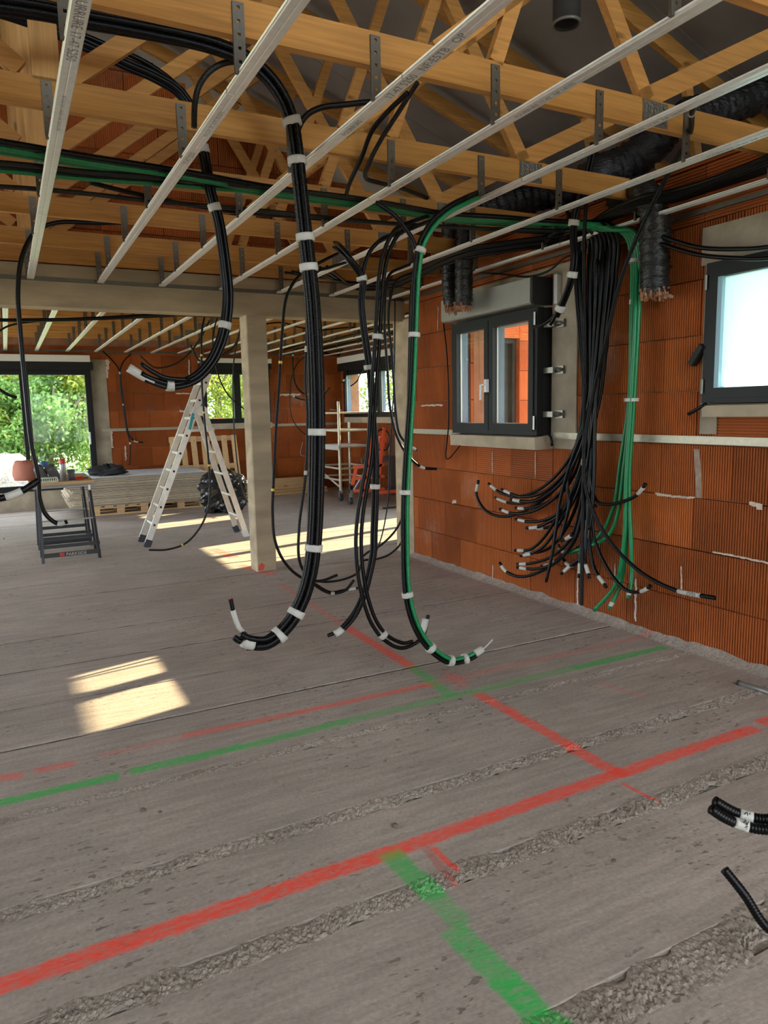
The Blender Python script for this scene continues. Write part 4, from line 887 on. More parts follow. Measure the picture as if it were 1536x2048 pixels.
GREEN = [([(1262, 640), (1258, 800), (1240, 930), (1228, 1010), (1205, 1062)], (1158, 1108), 'ending inside the black cascade'), ([(1265, 640), (1260, 800), (1246, 950), (1232, 1040), (1212, 1075)], (1140, 1106), 'ending lowest inside the black cascade'), ([(1270, 640), (1262, 800), (1252, 960), (1248, 1080), (1230, 1170)], (1188, 1221), 'ending at the wall foot on the left'), ([(1273, 640), (1266, 800), (1256, 960), (1252, 1090), (1240, 1170)], (1218, 1218), 'ending at the wall foot in the middle'), ([(1277, 640), (1268, 800), (1258, 970), (1263, 1100), (1263, 1160)], (1256, 1197), 'with a white-taped end at the right')]
for i, (low, end, lab) in enumerate(GREEN):
    pts = [Pz(1120+10*i, 446+3*i, ZR+.01), Px(1215+5*i, 452+2*i, 3.36), Px(1250+4*i, 470-2*i, 3.42), Px(1262+5*i, 505, 3.46)]+[Px(a, b, 3.47-.02*(i % 3)) for a, b in low]+[Px(end[0], end[1], 3.40)]
    conduit('green conduit hanging on the right wall, '+lab, pts, .0135, 'green', corr=0, tags=[(.80, .83)] if i < 1 else ([(-.05, -.02)] if i > 2 else []), group='green conduits on the right wall', seg=8)
for y_, x_ in ((521, 1271), (799, 1263)): 
    c = Px(x_, y_, 3.455); solo('tape_wrap', MB().lathe((c[0], c[1], c[2]-.012), [(.0, 0), (.045, 0), (.045, .02), (.0, .02)], 16), 'tape', 'white tape wrap around the green conduits, %s' % ('upper' if y_ < 600 else 'lower'), 'tape')
conduit('straight ribbed conduit hanging in front of the cascade, white striped', px(3.22, (1184, 285), (1174, 370), (1168, 500), (1170, 700), (1168, 860), (1166, 1000), (1163, 1210)), .0125, corr=.0062, tags=[(1.88, 1.92)])
conduit('long ribbed conduit crossing the cascade and sweeping right, tagged end', [Pz(1600, 120, 2.60), Pz(1420, 188, 2.575), Px(1372, 285, 2.9), Px(1312, 395, 3.02), Px(1246, 545, 3.1), Px(1212, 680, 3.15), Px(1186, 790, 3.2), Px(1171, 870, 3.2), Px(1168, 940, 3.2), Px(1180, 1008, 3.22), Px(1220, 1083, 3.25), Px(1280, 1143, 3.28), Px(1350, 1180, 3.28), Px(1430, 1196, 3.28)], .0125, corr=.0062, tags=[(-.24, -.09), (.60, .63)])
bundle('bundle of black conduits hanging in front of the shutter box end', px(3.1, (1185, 300), (1172, 360), (1155, 415), (1147, 452), (1150, 510), (1142, 560), (1125, 608), (1104, 650)), [(0, -.012, .0115, 'black', 0), (0, .012, .0115, 'black', .03), (.018, 0, .011, 'black', .06)], [(p, .035) for p in px(3.1, (1147, 450), (1144, 551), (1120, 618))],
       [(px(3.1, (1050, 362), (1085, 372), (1115, 395), (1138, 432), (1147, 470)), .011, 'black', []), (px(3.1, (1125, 612), (1100, 640), (1083, 650), (1066, 654)), .011, 'black', [])], corr=0)
for i, (a, b) in enumerate([((1330, 476), (495, 497)), ((1330, 490), (512, 517))]):
    conduit('black conduit sagging above the frosted window, %s one' % ('upper', 'lower')[i], px(3.42, (1300, 462+18*i), (1345, 480+15*i), (1400, 495+15*i), (1470, 498+18*i), (1536, 494+22*i), (1640, 470+24*i)), .012, corr=0)
conduit('thin dark cable looping to the shutter box', px(3.42, (1160, 510), (1130, 515), (1100, 540), (1060, 553), (1000, 548), (960, 546)), .008, corr=0)
for i, (x_, y_) in enumerate([(893, 880), (896, 910)]):
    pass
conduit('thin black cable beside the window, bent at the sill', px(3.52, (887, 648), (893, 700), (897, 780), (897, 850), (893, 918), (926, 884)), .006, corr=0)
conduit('short black conduit stub under the frosted window', px(3.5, (1412, 808), (1395, 818), (1377, 828)), .011, corr=0)
conduit('short black conduit stub beside the window sill', px(3.47, (1097, 868), (1102, 876), (1104, 892)), .010, corr=0)
conduit('dark conduit falling from the trusses onto the green run', [Py(815, 186, 2.85), Py(773, 226, 3.0), Py(744, 262, 3.1), Py(723, 315, 3.21), Pz(699, 367, 2.605), Pz(690, 404, 2.62)], .011)
conduit('grey conduit looping under the trusses above the green run', [Py(835, 165, 2.85), Py(796, 226, 3.0), Py(760, 283, 3.13), Py(740, 322, 3.21), Pz(734, 358, 2.62), Pz(760, 366, 2.61), Pz(807, 378, 2.62), Pz(854, 396, 2.63)], .011, 'grey_conduit')

# ------------------------------------------------------------ insulated ducts
def duct(label, pts, r, torn=None, seed=1, flat=1.0):
    g = np.random.default_rng(seed); Q = crom(pts, .012); T, N, B = frames(Q); k = len(Q); seg = 26
    t = thing('insulated_duct', Q[-1], label, 'duct', 'black insulated ventilation ducts')
    a = np.arange(seg)*2*PI/seg
    R = r*(1+.05*g.normal(size=(k, seg))+.03*np.sin(np.arange(k)*1.1+g.normal()*3)[:, None]+.05*smooth_noise(k, 12)[:, None]*.5)
    V = Q[:, None]+R[..., None]*(np.cos(a)[None, :, None]*N[:, None]+np.sin(a)[None, :, None]*B[:, None])
    i = np.arange(k-1)[:, None]*seg; j = np.arange(seg)[None]; j2 = (j+1) % seg
    F = np.stack([i+j, i+j2, i+seg+j2, i+seg+j], -1).reshape(-1, 4).tolist(); mb = MB(); mb.add(V.reshape(-1, 3), F+[list(range(seg))[::-1]]); part('sleeve', mb, 'film', t, True)
    if torn:
        mb = MB()
        for q in range(90):
            an = g.uniform(0, 2*PI); rr_ = r*math.sqrt(g.uniform(.1, 1)); c = Q[-1]+N[-1]*rr_*math.cos(an)+B[-1]*rr_*math.sin(an); d = T[-1]*g.uniform(.004, .028)+g.normal(size=3)*.008
            mb.bar(c-T[-1]*.03, c+d, .010, .008)
        part('glass_wool', mb, 'wool', t, label='frayed insulation at the open end')
    return t
duct('short black insulated duct hanging above the window, left of the pair', px(3.22, (930, 400), (905, 430), (900, 500), (900, 560), (905, 617)), .066, True, 1)
duct('short black insulated duct hanging above the window, right of the pair', px(3.20, (960, 410), (932, 440), (928, 500), (928, 560), (927, 612)), .066, True, 2)
duct('black insulated duct hanging down the wall beside the green conduits', [Py(1240, 400, 3.55), Px(1290, 385, 3.35), Px(1309, 430, 3.42), Px(1310, 500, 3.45), Px(1309, 588, 3.45)], .082, True, 3)
duct('fat black insulated duct curving up through the trusses', [Py(1170, 372, 3.75), Py(1205, 345, 3.66), Py(1255, 325, 3.6), Py(1300, 290, 3.5), Py(1330, 255, 3.45)], .115, None, 4)
duct('black insulated duct running off at the upper right', [Py(1370, 235, 2.95), Py(1430, 222, 2.95), Py(1500, 195, 2.95), Py(1600, 150, 2.95)], .095, None, 5)
duct('black insulated duct lying in the attic above the window', [Py(930, 425, 4.5), Py(1000, 408, 4.45), Py(1080, 392, 4.4), Py(1170, 372, 4.3)], .10, None, 6)
t = thing('vent_pipe', Pd(1133, 50, 3.6), 'dark round vent pipe coming down through the roof', 'pipe')
c = Pd(1133, 48, 3.6); mb = MB(); mb.lathe(c, [(.062, 0), (.068, 0), (.068, 1.1)], 28); mb.lathe(c, [(.062, 0), (.062, 1.0), (0, 1.0)], 28); part('pipe', mb, 'pipe', t, True); part('rim', MB().lathe(c+np.array((0, 0, -.004)), [(.060, 0), (.071, 0), (.071, .012), (.060, .012)], 28), 'midgrey', t, True)

# ------------------------------------------------------------ mortar smears on the blocks
def smear(pts, wd, plane='x', val=XR-.003, parent=wall_right, m='tape'):
    P = [Px(a, b, val) if plane == 'x' else Py(a, b, val) for a, b in pts]; Q = crom(P, .012); mb = MB()
    vert = abs(Q[-1][2]-Q[0][2]) > np.linalg.norm((Q[-1]-Q[0])[:2]); side = np.array((0, 1., 0)) if plane == 'x' else np.array((1., 0, 0))
    for i in range(len(Q)-1):
        d = Q[i+1]-Q[i]; h = wd*random.uniform(.5, 1.2); o = (side if vert else np.array((0, 0, 1.)))*random.uniform(-.3, .3)*wd
        nrm = np.array((-1., 0, 0)) if plane == 'x' else np.array((0, -1., 0)); o = o+nrm*random.uniform(.0005, .0035)
        mb.bar(Q[i]+o-d*.6, Q[i]+o+d*1.6, .003, h, up=side if vert else (0, 0, 1))
    part('mortar_smear', mb, m, parent)
MT['smear'] = mat('mortar_smear', (.62, .50, .40), .9, noise=.2, nscale=30)
MT['smear2'] = mat('mortar_smear_grey', (.34, .25, .19), .95, noise=.2, nscale=30)
for pts, wd in [([(1283, 600), (1310, 594), (1345, 592)], .014), ([(1313, 988), (1350, 993), (1388, 996)], .012), ([(1428, 1104), (1470, 1112), (1536, 1126)], .009), ([(1272, 1160), (1271, 1240)], .012), ([(1363, 1135), (1363, 1180)], .007), ([(1156, 1140), (1155, 1210)], .012), ([(843, 811), (885, 810)], .014), ([(1502, 1010), (1522, 1012)], .03), ([(877, 615), (876, 660)], .008), ([(1411, 838), (1412, 866)], .007), ([(986, 1132), (986, 1180)], .008), ([(1230, 1130), (1230, 1160)], .004), ([(905, 1005), (912, 1002)], .025), ([(985, 905), (985, 945)], .006), ([(1071, 905), (1071, 955)], .006)]: smear(pts, wd, m='smear')
a_, b_ = Px(1392, 898, XR), Px(1396, 996, XR); mb = MB(); mb.prism([(a_[1]-.02, a_[2]), (a_[1]+.015, a_[2]), (b_[1]+.02, b_[2]+.1), (b_[1]+.012, b_[2]), (b_[1]-.026, b_[2]), (b_[1]-.018, b_[2]+.15)], XR-.0025, XR+.001, 0); part('mortar_smear', mb, 'smear2', wall_right)
for pts, wd in [([(222, 858), (224, 895)], .03), ([(352, 787), (383, 787)], .02), ([(215, 720), (212, 755)], .05), ([(360, 822), (380, 824)], .03), ([(500, 848), (575, 850)], .03), ([(555, 790), (600, 789)], .03), ([(605, 885), (602, 910), (625, 912)], .01), ([(250, 893), (252, 920)], .02), ([(660, 819), (690, 821)], .02), ([(378, 720), (378, 750)], .02)]: smear(pts, wd, 'y', YF-.004, wall_far, 'smear')

# ------------------------------------------------------------ far room: cables
YW = YF-.06
conduit('pair of black conduits down the far wall beside the sliding door', py(YW, (205, 702), (222, 718), (238, 740), (242, 780), (247, 815), (254, 862), (260, 885), (259, 930)), .013, corr=0, tags=[(.42, .46), (.95, .98), (1.6, 1.64)], seg=6)
conduit('black conduit joining the one beside the sliding door', py(YW, (262, 708), (248, 722), (241, 740), (247, 800), (258, 868), (268, 882), (286, 885)), .012, corr=0, tags=[(-.16, -.08)], seg=6)
conduit('long conduit with yellow tape hanging in front of the stepladder', py(7.55, (425, 590), (412, 625), (404, 660), (403, 720), (404, 774), (410, 850), (417, 920), (420, 970), (417, 1012), (402, 1052), (372, 1086), (335, 1099), (298, 1100)), .011, corr=0, tags=[(.62, .64), (1.2, 1.22), (1.75, 1.77), (-.35, -.33)], tagm='yellow', seg=6)
conduit('thin cable swinging down to the post from the far ceiling', py(8.2, (450, 600), (436, 632), (426, 672), (427, 705), (434, 742), (455, 788), (492, 822)), .008, corr=0, seg=6)
conduit('thin grey cable hanging left of the post', py(8.0, (490, 600), (480, 660), (468, 720), (466, 800), (470, 880), (478, 950), (490, 995), (503, 1012)), .008, 'grey_conduit', corr=0, seg=6)
conduit('grey conduit looped along the top of the far wall', py(9.2, (485, 640), (470, 690), (440, 712), (400, 722), (380, 690)), .014, 'grey_conduit', corr=0, seg=6)
conduit('thin grey cable sagging under the far ceiling', py(9.5, (420, 640), (400, 678), (375, 710), (345, 730), (310, 735), (280, 712)), .012, 'grey_conduit', corr=0, seg=6)
conduit('black conduit run across the far trusses, upper one', py(7.4, (-60, 640), (60, 640), (160, 638), (240, 634), (330, 629), (420, 632), (500, 636)), .017, corr=0, seg=6)
conduit('black conduit run across the far trusses, lower one', py(7.8, (-30, 690), (10, 655), (60, 644), (140, 641), (260, 636), (350, 632)), .010, corr=0, seg=6)
conduit('thin cable looped on the far wall right of the post', py(YW-.1, (640, 705), (612, 712), (590, 735), (580, 790), (586, 840), (610, 868), (645, 882)), .009, corr=0, seg=6)
conduit('conduit loop with white tags on the far wall', py(YW-.1, (660, 708), (625, 700), (590, 700), (586, 740), (592, 770), (606, 786), (640, 790)), .015, corr=0, tags=[(.8, .84), (-.3, -.22)], seg=6)
conduit('short conduit end on the far wall above the scaffold', py(YW-.1, (660, 775), (640, 796), (610, 800), (583, 792)), .014, corr=0, tags=[(-.06, -.01)], seg=6)
conduit('thin cable run under the far ceiling right of the post', py(9.0, (500, 655), (560, 645), (600, 655), (640, 660), (700, 655), (760, 660)), .010, corr=0, seg=6)
for i in range(5): conduit('dark cable along the far right ceiling, %s from the left' % ORD[i], [(4.3+.25*i, 7.0, 2.60+.01*i), (4.4+.25*i, 9.0, 2.60), (4.5+.23*i, 11, 2.6), (4.6+.2*i, 12.7, 2.6)], .016, corr=0, seg=6, group='cables along the far right ceiling')
conduit('cable end hanging at the left of the far right window', px(XF-.12, (692, 722), (693, 745), (689, 757), (684, 765)), .016, corr=0, tags=[(-.12, -.06)], seg=6)
conduit('thin cable crossing the far right window', px(XF-.15, (735, 728), (722, 745), (714, 762), (702, 772)), .012, corr=0, seg=6)
for i, (xx, dx) in enumerate(((795, 4), (802, 6))): conduit('tagged cable beside the column, %s one' % ('left', 'right')[i], px(XF-.2, (xx-15, 690), (xx-8, 730), (xx-4, 780), (xx-dx, 840)), .018, corr=0, tags=[(.25, .30), (.5, .55), (.8, .85)], seg=6)

# ------------------------------------------------------------ far room: stepladder
t = thing('stepladder', (1.85, 8.55, 0), 'aluminium folding ladder standing open left of the concrete post', 'ladder')
hinge = Py(396, 822, 8.55); hx, hz = hinge[0], hinge[2]
fl = Pz(294, 1093, 0); fr = Pz(493, 1079, 0); yn, yf = 8.34, 8.74
lx, rx = fl[0], fr[0]+.05
topx, topz = hx+.10, hz+.42
for (y, nm) in ((yn, 'near'), (yf, 'far')):
    part('stile', MB().bar((lx, y, .05), (topx, y+.0, topz), .026, .066, up=(1, 0, .3)), 'alu', t); part('stile', MB().bar((rx, y+.05*(1 if y == yn else 1), .05), (hx+.02, y+.03, hz+.02), .026, .060, up=(1, 0, -.3)), 'alu', t)
    part('foot', MB().bar((lx-.012, y, 0), (lx+.02, y, .085), .034, .075, up=(1, 0, .3)), 'rubber', t); part('foot', MB().bar((rx+.012, y+.05, 0), (rx-.02, y+.05, .08), .034, .068, up=(1, 0, -.3)), 'rubber' if y == yf else 'white', t)
    part('hinge', MB().tube(np.array([(hx, y-.03, hz), (hx, y+.04, hz)]), .055, 14), 'alu', t)
for k in range(1, 10):
    f = k*.105; p = (lx+(topx-lx)*f, 0, .05+(topz-.05)*f)
    part('rung', MB().tube(np.array([(p[0], yn-.016, p[2]), (p[0], yf+.016, p[2])]), .016, 8), 'alu', t)
    part('rung_plug', MB().tube(np.array([(p[0], yn-.018, p[2]), (p[0], yn-.0145, p[2])]), .014, 8), 'ink', t)
for k in range(1, 6):
    f = k*.17; part('rung', MB().tube(np.array([(rx+(hx-rx)*f, yn+.04, hz*f), (rx+(hx-rx)*f, yf+.06, hz*f)]), .014, 8), 'alu', t)
part('spreader_bar', MB().bar((hx-.13, yn, hz-.22), (hx+.13, yn+.02, hz-.215), .02, .03), 'alu', t)
lp = Py(383, 843, yn-.02); part('label_sticker', MB().bar(np.array(lp)+(.025, 0, .09), np.array(lp)+(-.025, 0, -.09), .004, .03, up=(1, 0, .3)), 'teal', t, label='teal maker sticker')

# ------------------------------------------------------------ far room: plasterboard stack on pallets, leaning pallet, bag
def pallet(name, org, wx_, dy, label, group):
    t = thing(name, (org[0]+wx_/2, org[1]+dy/2, 0), label, 'pallet', group)
    for fx in (0, .45, .9):
        x0 = org[0]+fx*(wx_-.1)/.9
        for fy in (0, .5, 1): part('block', MB().box((x0, org[1]+fy*(dy-.1), .022), (x0+.1, org[1]+fy*(dy-.1)+.1, .10)), 'pallet', t)
    for fy in (0, .5, 1):
        y0 = org[1]+fy*(dy-.1)
        part('bottom_board', MB().box((org[0], y0, 0), (org[0]+wx_, y0+.1, .022)), 'pallet', t); part('stringer', MB().box((org[0], y0, .10), (org[0]+wx_, y0+.1, .122)), 'pallet', t)
    for k in range(5): part('top_board', MB().box((org[0]+k*(wx_-.12)/4, org[1], .122), (org[0]+k*(wx_-.12)/4+.12, org[1]+dy, .14)), 'pallet', t)
    return t
PL = Pz(212, 1031, 0); SY = 11.45
sx0 = Py(140, 1000, SY)[0]; sx1 = Py(415, 1000, SY)[0]
pallet('pallet', (sx0+.30, SY+.0, 0), .80, .95, 'wooden pallet under the left half of the plasterboard stack', 'pallets under the plasterboard'); pallet('pallet', (sx0+1.22, SY+.10, 0), .80, .95, 'wooden pallet under the right half of the plasterboard stack', 'pallets under the plasterboard')
ztop = Py(300, 948, SY)[2]; nb = 26; z = .14; th = (ztop-.14)/nb
for k in range(nb):
    dx = random.uniform(-.03, .03)+(.04*math.sin(k*.6)); dyy = random.uniform(-.02, .025); x0, x1 = sx0+dx, sx1+dx*.5; y0 = SY+dyy; mb = MB()
    mb.cur = 0; mb.box((x0, y0, z), (x1, SY+1.2+dyy, z+th-.0065)); 
    if k == nb-1:
        o = solo('plasterboard', mb, 'gyptop', 'grey-faced plasterboard sheet lying on top of the stack', 'plasterboard', 'plasterboard stack')
    else: solo('plasterboard', mb, 'gyp', 'plasterboard sheet in the stack, %s up from the pallets' % ORD[k], 'plasterboard', 'plasterboard stack')
    z += th
t = thing('leaning_pallet', Py(405, 920, YF-.25), 'wooden pallet standing on end against the far wall', 'pallet')
ptop, pbot = Py(405, 871, YF-.08), Py(405, 960, YF-.35); pw0, pw1 = Py(338, 880, YF-.1)[0], Py(472, 872, YF-.1)[0]
up_ = np.array((0, .25, 1.0)); zt = Py(400, 872, YF-.08)[2]
for k in range(7):
    x0 = pw0+.05+k*(pw1-pw0-.1)/6; part('slat', MB().bar((x0, YF-.38, .05), (x0, YF-.10, zt), .095, .02, up=(0, 1, 0)), 'palletz', t)
for z_, y_ in ((zt-.05, YF-.085), (.55, YF-.215), (.12, YF-.335)): part('stringer', MB().bar((pw0, y_, z_), (pw1, y_, z_), .05, .09), 'pallet', t)
def lump(name, c, rx_, ry_, rz_, m, label, cat, seed, crinkle=.10, neck=False, subs=(30, 20)):
    g = np.random.default_rng(seed); nu, nv = subs; V = []; ph = g.uniform(0, 6.28, 12)
    for j in range(nv+1):
        th_ = PI*j/nv
        for i in range(nu):
            a = 2*PI*i/nu; d = np.array((math.sin(th_)*math.cos(a), math.sin(th_)*math.sin(a), math.cos(th_)))
            k = 1+crinkle*(math.sin(3*a+ph[0]+2*th_)+.7*math.sin(5*a-3*th_+ph[1])+.6*math.sin(9*th_+4*a+ph[2])+.5*math.sin(13*a+ph[3]+6*th_)+.6*g.normal())*.5
            p = d*k
            if neck and p[2] > .55: p[:2] *= max(.25, 1-(p[2]-.55)*1.6)
            V.append((c[0]+p[0]*rx_, c[1]+p[1]*ry_, max(.004 if c[2] < 1 and cat == 'bag' else -9, c[2]+p[2]*rz_)))
    F = [(j*nu+i, j*nu+(i+1) % nu, (j+1)*nu+(i+1) % nu, (j+1)*nu+i) for j in range(nv) for i in range(nu)]
    mb = MB(); mb.add(V, [q[::-1] for q in F]); return solo(name, mb, m, label, cat, smooth=False if cat == 'bag' else True)
bc = Pz(455, 1026, 0); bt = Py(455, 928, bc[1])[2]
lump('rubbish_bag', (bc[0]-.02, bc[1]+.15, bt*.46), .34, .33, bt*.5, 'bag', 'full black rubbish bag on the floor between ladder and post', 'bag', 5, .16, True, (44, 30))
jc = Py(215, 933, SY+.35)
lump('black_jacket', (jc[0], SY+.35, ztop+.06), .25, .19, .085, 'cloth', 'crumpled black jacket lying on the plasterboard stack', 'clothing', 8, .28, False, (36, 18))
# timber pieces by the far wall
for i, (dx, dz, ln, hh_) in enumerate([(0, 0, 1.5, .05), (.05, .05, 1.45, .05), (-.1, .10, 1.5, .20)]):
    p0 = Py(500, 985, 12.3); x0 = p0[0]-.55+dx
    mb = MB(); mb.box((x0, 12.35+.03*i, dz), (x0+ln+.55, 12.50+.03*i+(.0 if i < 2 else -.1), dz+hh_-.004)); solo('timber_plank', mb, 'pallet', ['yellow formwork plank lying lowest behind the post', 'yellow formwork plank lying second behind the post', 'pale upright board resting on the planks behind the post'][i], 'plank', 'planks behind the post')

# ------------------------------------------------------------ far room: trestle table and tools
TY0, TY1 = 8.05, 9.05; tz = Py(120, 966, TY0)[2]; tx0, tx1 = Py(72, 966, TY0)[0], Py(184, 966, TY0)[0]
def trestle(Y, s, label, printed):
    x0, x1 = tx0+.0, tx1+.0; t = thing('trestle', ((x0+x1)/2, Y, 0), label, 'trestle', 'folding trestles')
    for x, o in ((x0+.02, -.02), (x1-.02, .04)):
        for sy in (-1, 1):
            part('leg', MB().bar((x+o*.9, Y+sy*.18, 0), (x, Y+sy*.035, tz-.10), .026, .026), 'blacksteel', t)
        part('leg_extension', MB().bar((x, Y-.02, tz-.22), (x, Y-.02, tz-.045), .02, .02), 'galv', t)
    part('top_beam', MB().box((x0-.04, Y-.025, tz-.06), (x1+.04, Y+.025, tz-.018)), 'midgrey', t)
    for sy in (-1, 1):
        for z_ in ((.16, .07) if sy < 0 else (.20,)):
            f = 1-z_/(tz-.1); yy = Y+sy*(.035+.145*f)
            part('cross_bar', MB().box((x0+.0, yy-.012, z_-.018), (x1+.03, yy+.012, z_+.018 if z_ > .1 else z_+.026)), 'blacksteel', t)
            if printed and z_ == .07: part('printed_marking', text_mesh('PARKSIDE', .045, 0, (1, 0, 0), (0, 0, 1), (x0+.22, yy-.0135, z_-.012)), 'tape', t); part('logo_block', MB().box((x0+.16, yy-.0145, z_-.012), (x0+.205, yy-.012, z_+.022)), 'red', t)
    part('spreader', MB().bar((x0+.02, Y-.10, .42), (x1-.0, Y-.10, .42), .015, .015), 'midgrey', t)
    return t
trestle(TY0+.13, 1, 'black folding trestle with printed cross bar, nearest the camera', True); trestle(TY1-.02, 1, 'black folding trestle under the back of the work board', False)
solo('work_board', MB().box((tx0-.06, TY0-.02, tz-.018), (tx1+.02, TY1+.08, tz+.012)), 'pallet', 'wooden board lying on the two black trestles', 'board')
def on_table(px_, Y): return Py(px_, 960, Y)[0]
ZT0 = tz+.012
mb = MB(); c = (on_table(53, 8.55), 8.55, ZT0); mb.lathe(c, [(0, 0), (.115, 0), (.125, .06), (.118, .15), (.10, .20), (.07, .205), (.0, .19)], 20); mb.v = [v+rng.normal(size=v.shape)*.004*(v[:, 2:3] > ZT0+.03) for v in mb.v]; solo('cloth_cap', mb, 'terra', 'terracotta cloth hat on the work board', 'hat', smooth=True)
for i, p in enumerate((83, 107)):
    x0 = on_table(p, 8.35); mb = MB(); dy = .03*i
    mb.tube(np.array([(x0+.03, 8.42+dy, ZT0), (x0+.01, 8.36+dy, ZT0+.06), (x0-.03, 8.30+dy, ZT0+.135)]), .052, 18, caps=False); mb.tube(np.array([(x0-.03, 8.30+dy, ZT0+.135), (x0+.02, 8.38+dy, ZT0+.05)]), .047, 18, caps=True); solo('pipe_elbow', mb, 'pvc', 'dark grey open pipe elbow on the work board, %s one' % ('left', 'right')[i], 'pipe', 'pipe elbows on the board', smooth=True)
x0 = on_table(127, 8.15); t = thing('spray_can', (x0, 8.15, ZT0), 'silver marking spray can with red cap on the work board', 'spray can'); part('body', MB().lathe((x0, 8.15, ZT0), [(0, 0), (.033, 0), (.033, .17), (.028, .185), (0, .185)], 18), 'can', t, True); part('cap', MB().lathe((x0, 8.15, ZT0+.178), [(.031, 0), (.031, .04), (.026, .05), (0, .05)], 18), 'red', t, True)
x0 = on_table(143, 8.2); solo('plastic_beaker', MB().lathe((x0, 8.2, ZT0), [(0, 0), (.032, 0), (.040, .11), (.036, .11), (.028, .01), (0, .01)], 18), 'pvc', 'small grey beaker beside the spray can', 'beaker', smooth=True)
x0 = on_table(160, 8.2); t = thing('marker_tool', (x0, 8.2, ZT0), 'small red hand tool at the right end of the work board', 'tool'); part('handle', MB().bar((x0-.05, 8.2, ZT0+.016), (x0+.03, 8.22, ZT0+.016), .03, .03), 'red', t); part('tip', MB().bar((x0+.03, 8.22, ZT0+.012), (x0+.08, 8.235, ZT0+.012), .014, .012), 'blacksteel', t)
x0 = on_table(98, 8.1); t = thing('tray', (x0, 8.1, ZT0), 'pale green tray at the front edge of the work board', 'tray'); mb = MB(); mb.box((x0-.09, 8.04, ZT0), (x0+.08, 8.16, ZT0+.006)); part('base', mb, 'paletray', t); mb = MB(); frame_rect(mb, (0, 0, 0), (1, 0, 0), (0, 1, 0), x0-.09, x0+.08, ZT0+.004, ZT0+.045, .006, 8.04, 8.046); frame_rect(mb, (0, 0, 0), (1, 0, 0), (0, 1, 0), x0-.09, x0+.08, ZT0+.004, ZT0+.045, .006, 8.154, 8.16)
for k in range(9): mb.box((x0-.085+k*.02, 8.041, ZT0+.006), (x0-.077+k*.02, 8.045, ZT0+.042))
part('rim', mb, 'paletray', t)
x0 = on_table(90, 8.8); t = thing('water_bottle', (x0, 8.8, ZT0), 'clear plastic water bottle behind the pipe elbows', 'bottle'); part('body', MB().lathe((x0, 8.8, ZT0), [(0, 0), (.042, 0), (.045, .02), (.042, .10), (.045, .2), (.03, .26), (.013, .285), (.013, .30)], 18), 'pet', t, True); part('label_band', MB().lathe((x0, 8.8, ZT0+.11), [(.0455, 0), (.0455, .055)], 18), 'blue', t, True); part('cap', MB().lathe((x0, 8.8, ZT0+.295), [(.015, 0), (.015, .02), (0, .02)], 14), 'white', t, True)

# ------------------------------------------------------------ far room: scaffold and board lift
A0 = Pz(682, 1002, 0); t = thing('scaffold_tower', A0, 'pale tubular scaffold tower on castors in the far right corner', 'scaffold')
ax, ay = A0[0], A0[1]; ex = np.array((.36, -.10, 0)); ex = np.array((.62, .0, 0)); ey = np.array((-.55, .95, 0)); ey = np.array((.0, .95, 0))
corn = [np.array((ax, ay, 0)), np.array((ax, ay, 0))+ex, np.array((ax, ay, 0))+ey, np.array((ax, ay, 0))+ex+ey]
htop = Py(676, 803, ay)[2]
for i, c in enumerate(corn):
    part('upright', MB().tube(np.array([c+(0, 0, .16), c+(0, 0, htop if i in (0, 2) else htop-.35)]), .024, 10), 'tube', t)
    w_ = part('castor_wheel', MB().tube(np.array([c+(-.02, 0, .065), c+(.02, 0, .065)]), .065, 16), 'rubber', t); part('castor_fork', MB().box(c+(-.03, -.02, .06), c+(.03, .02, .18)), 'midgrey', t)
def pzs(v): return Py(676, v, ay)[2]
for v in (826, 862, 938, 961):
    z_ = pzs(v)
    for a, b in ((0, 1), (2, 3), (0, 2), (1, 3)): part('ledger', MB().tube(np.array([corn[a]+(0, 0, z_), corn[b]+(0, 0, z_)]), .016, 8), 'tube', t)
zd = pzs(893); dk = MB(); dk.box(corn[0]+(-.04, -.05, zd-.02), corn[3]+(.04, .05, zd)); part('deck', dk, 'deck', t); part('toe_board', MB().box(corn[0]+(-.05, -.06, zd-.06), corn[2]+(-.035, .06, zd+.02)), 'galv', t)
part('brace', MB().tube(np.array([corn[0]+(0, 0, pzs(975)), corn[2]+(0, 0, pzs(945))]), .016, 8), 'tube', t)
L0 = Pz(785, 1001, 0); lx, ly = L0[0], L0[1]; t = thing('board_lift', (lx, ly, 0), 'orange and grey plasterboard lift with winch wheel beside the column', 'lift')
zt_ = Py(778, 868, ly)[2]
part('mast', MB().box((lx-.05, ly-.05, .1), (lx+.05, ly+.05, zt_-.35)), 'steelgrey', t); part('inner_mast', MB().box((lx-.035, ly-.035, zt_-.4), (lx+.035, ly+.035, zt_)), 'midgrey', t)
part('base_bar', MB().box((lx-.75, ly-.03, .16), (lx+.24, ly+.03, .22)), 'midgrey', t); part('upper_arm', MB().bar((lx-.55, ly, zt_*.62), (lx, ly, zt_*.66), .05, .07), 'steelgrey', t)
part('strut', MB().bar((lx-.72, ly-.02, .18), (lx-.40, ly, .62), .04, .04), 'midgrey', t); part('strut', MB().bar((lx-.40, ly, .62), (lx+.22, ly, .60), .04, .04), 'midgrey', t)
wh = Py(764, 880, ly-.1); a = np.linspace(0, 2*PI, 25); part('winch_wheel', MB().tube(np.array([(wh[0]+.17*math.cos(q)*.8, ly-.12, wh[2]+.17*math.sin(q)) for q in a]), .014, 8, caps=False), 'blacksteel', t)
for q in range(4): part('wheel_spoke', MB().bar((wh[0], ly-.12, wh[2]), (wh[0]+.136*math.cos(q*PI/2+.4), ly-.12, wh[2]+.17*math.sin(q*PI/2+.4)), .012, .012, up=(0, 1, 0)), 'orange', t)
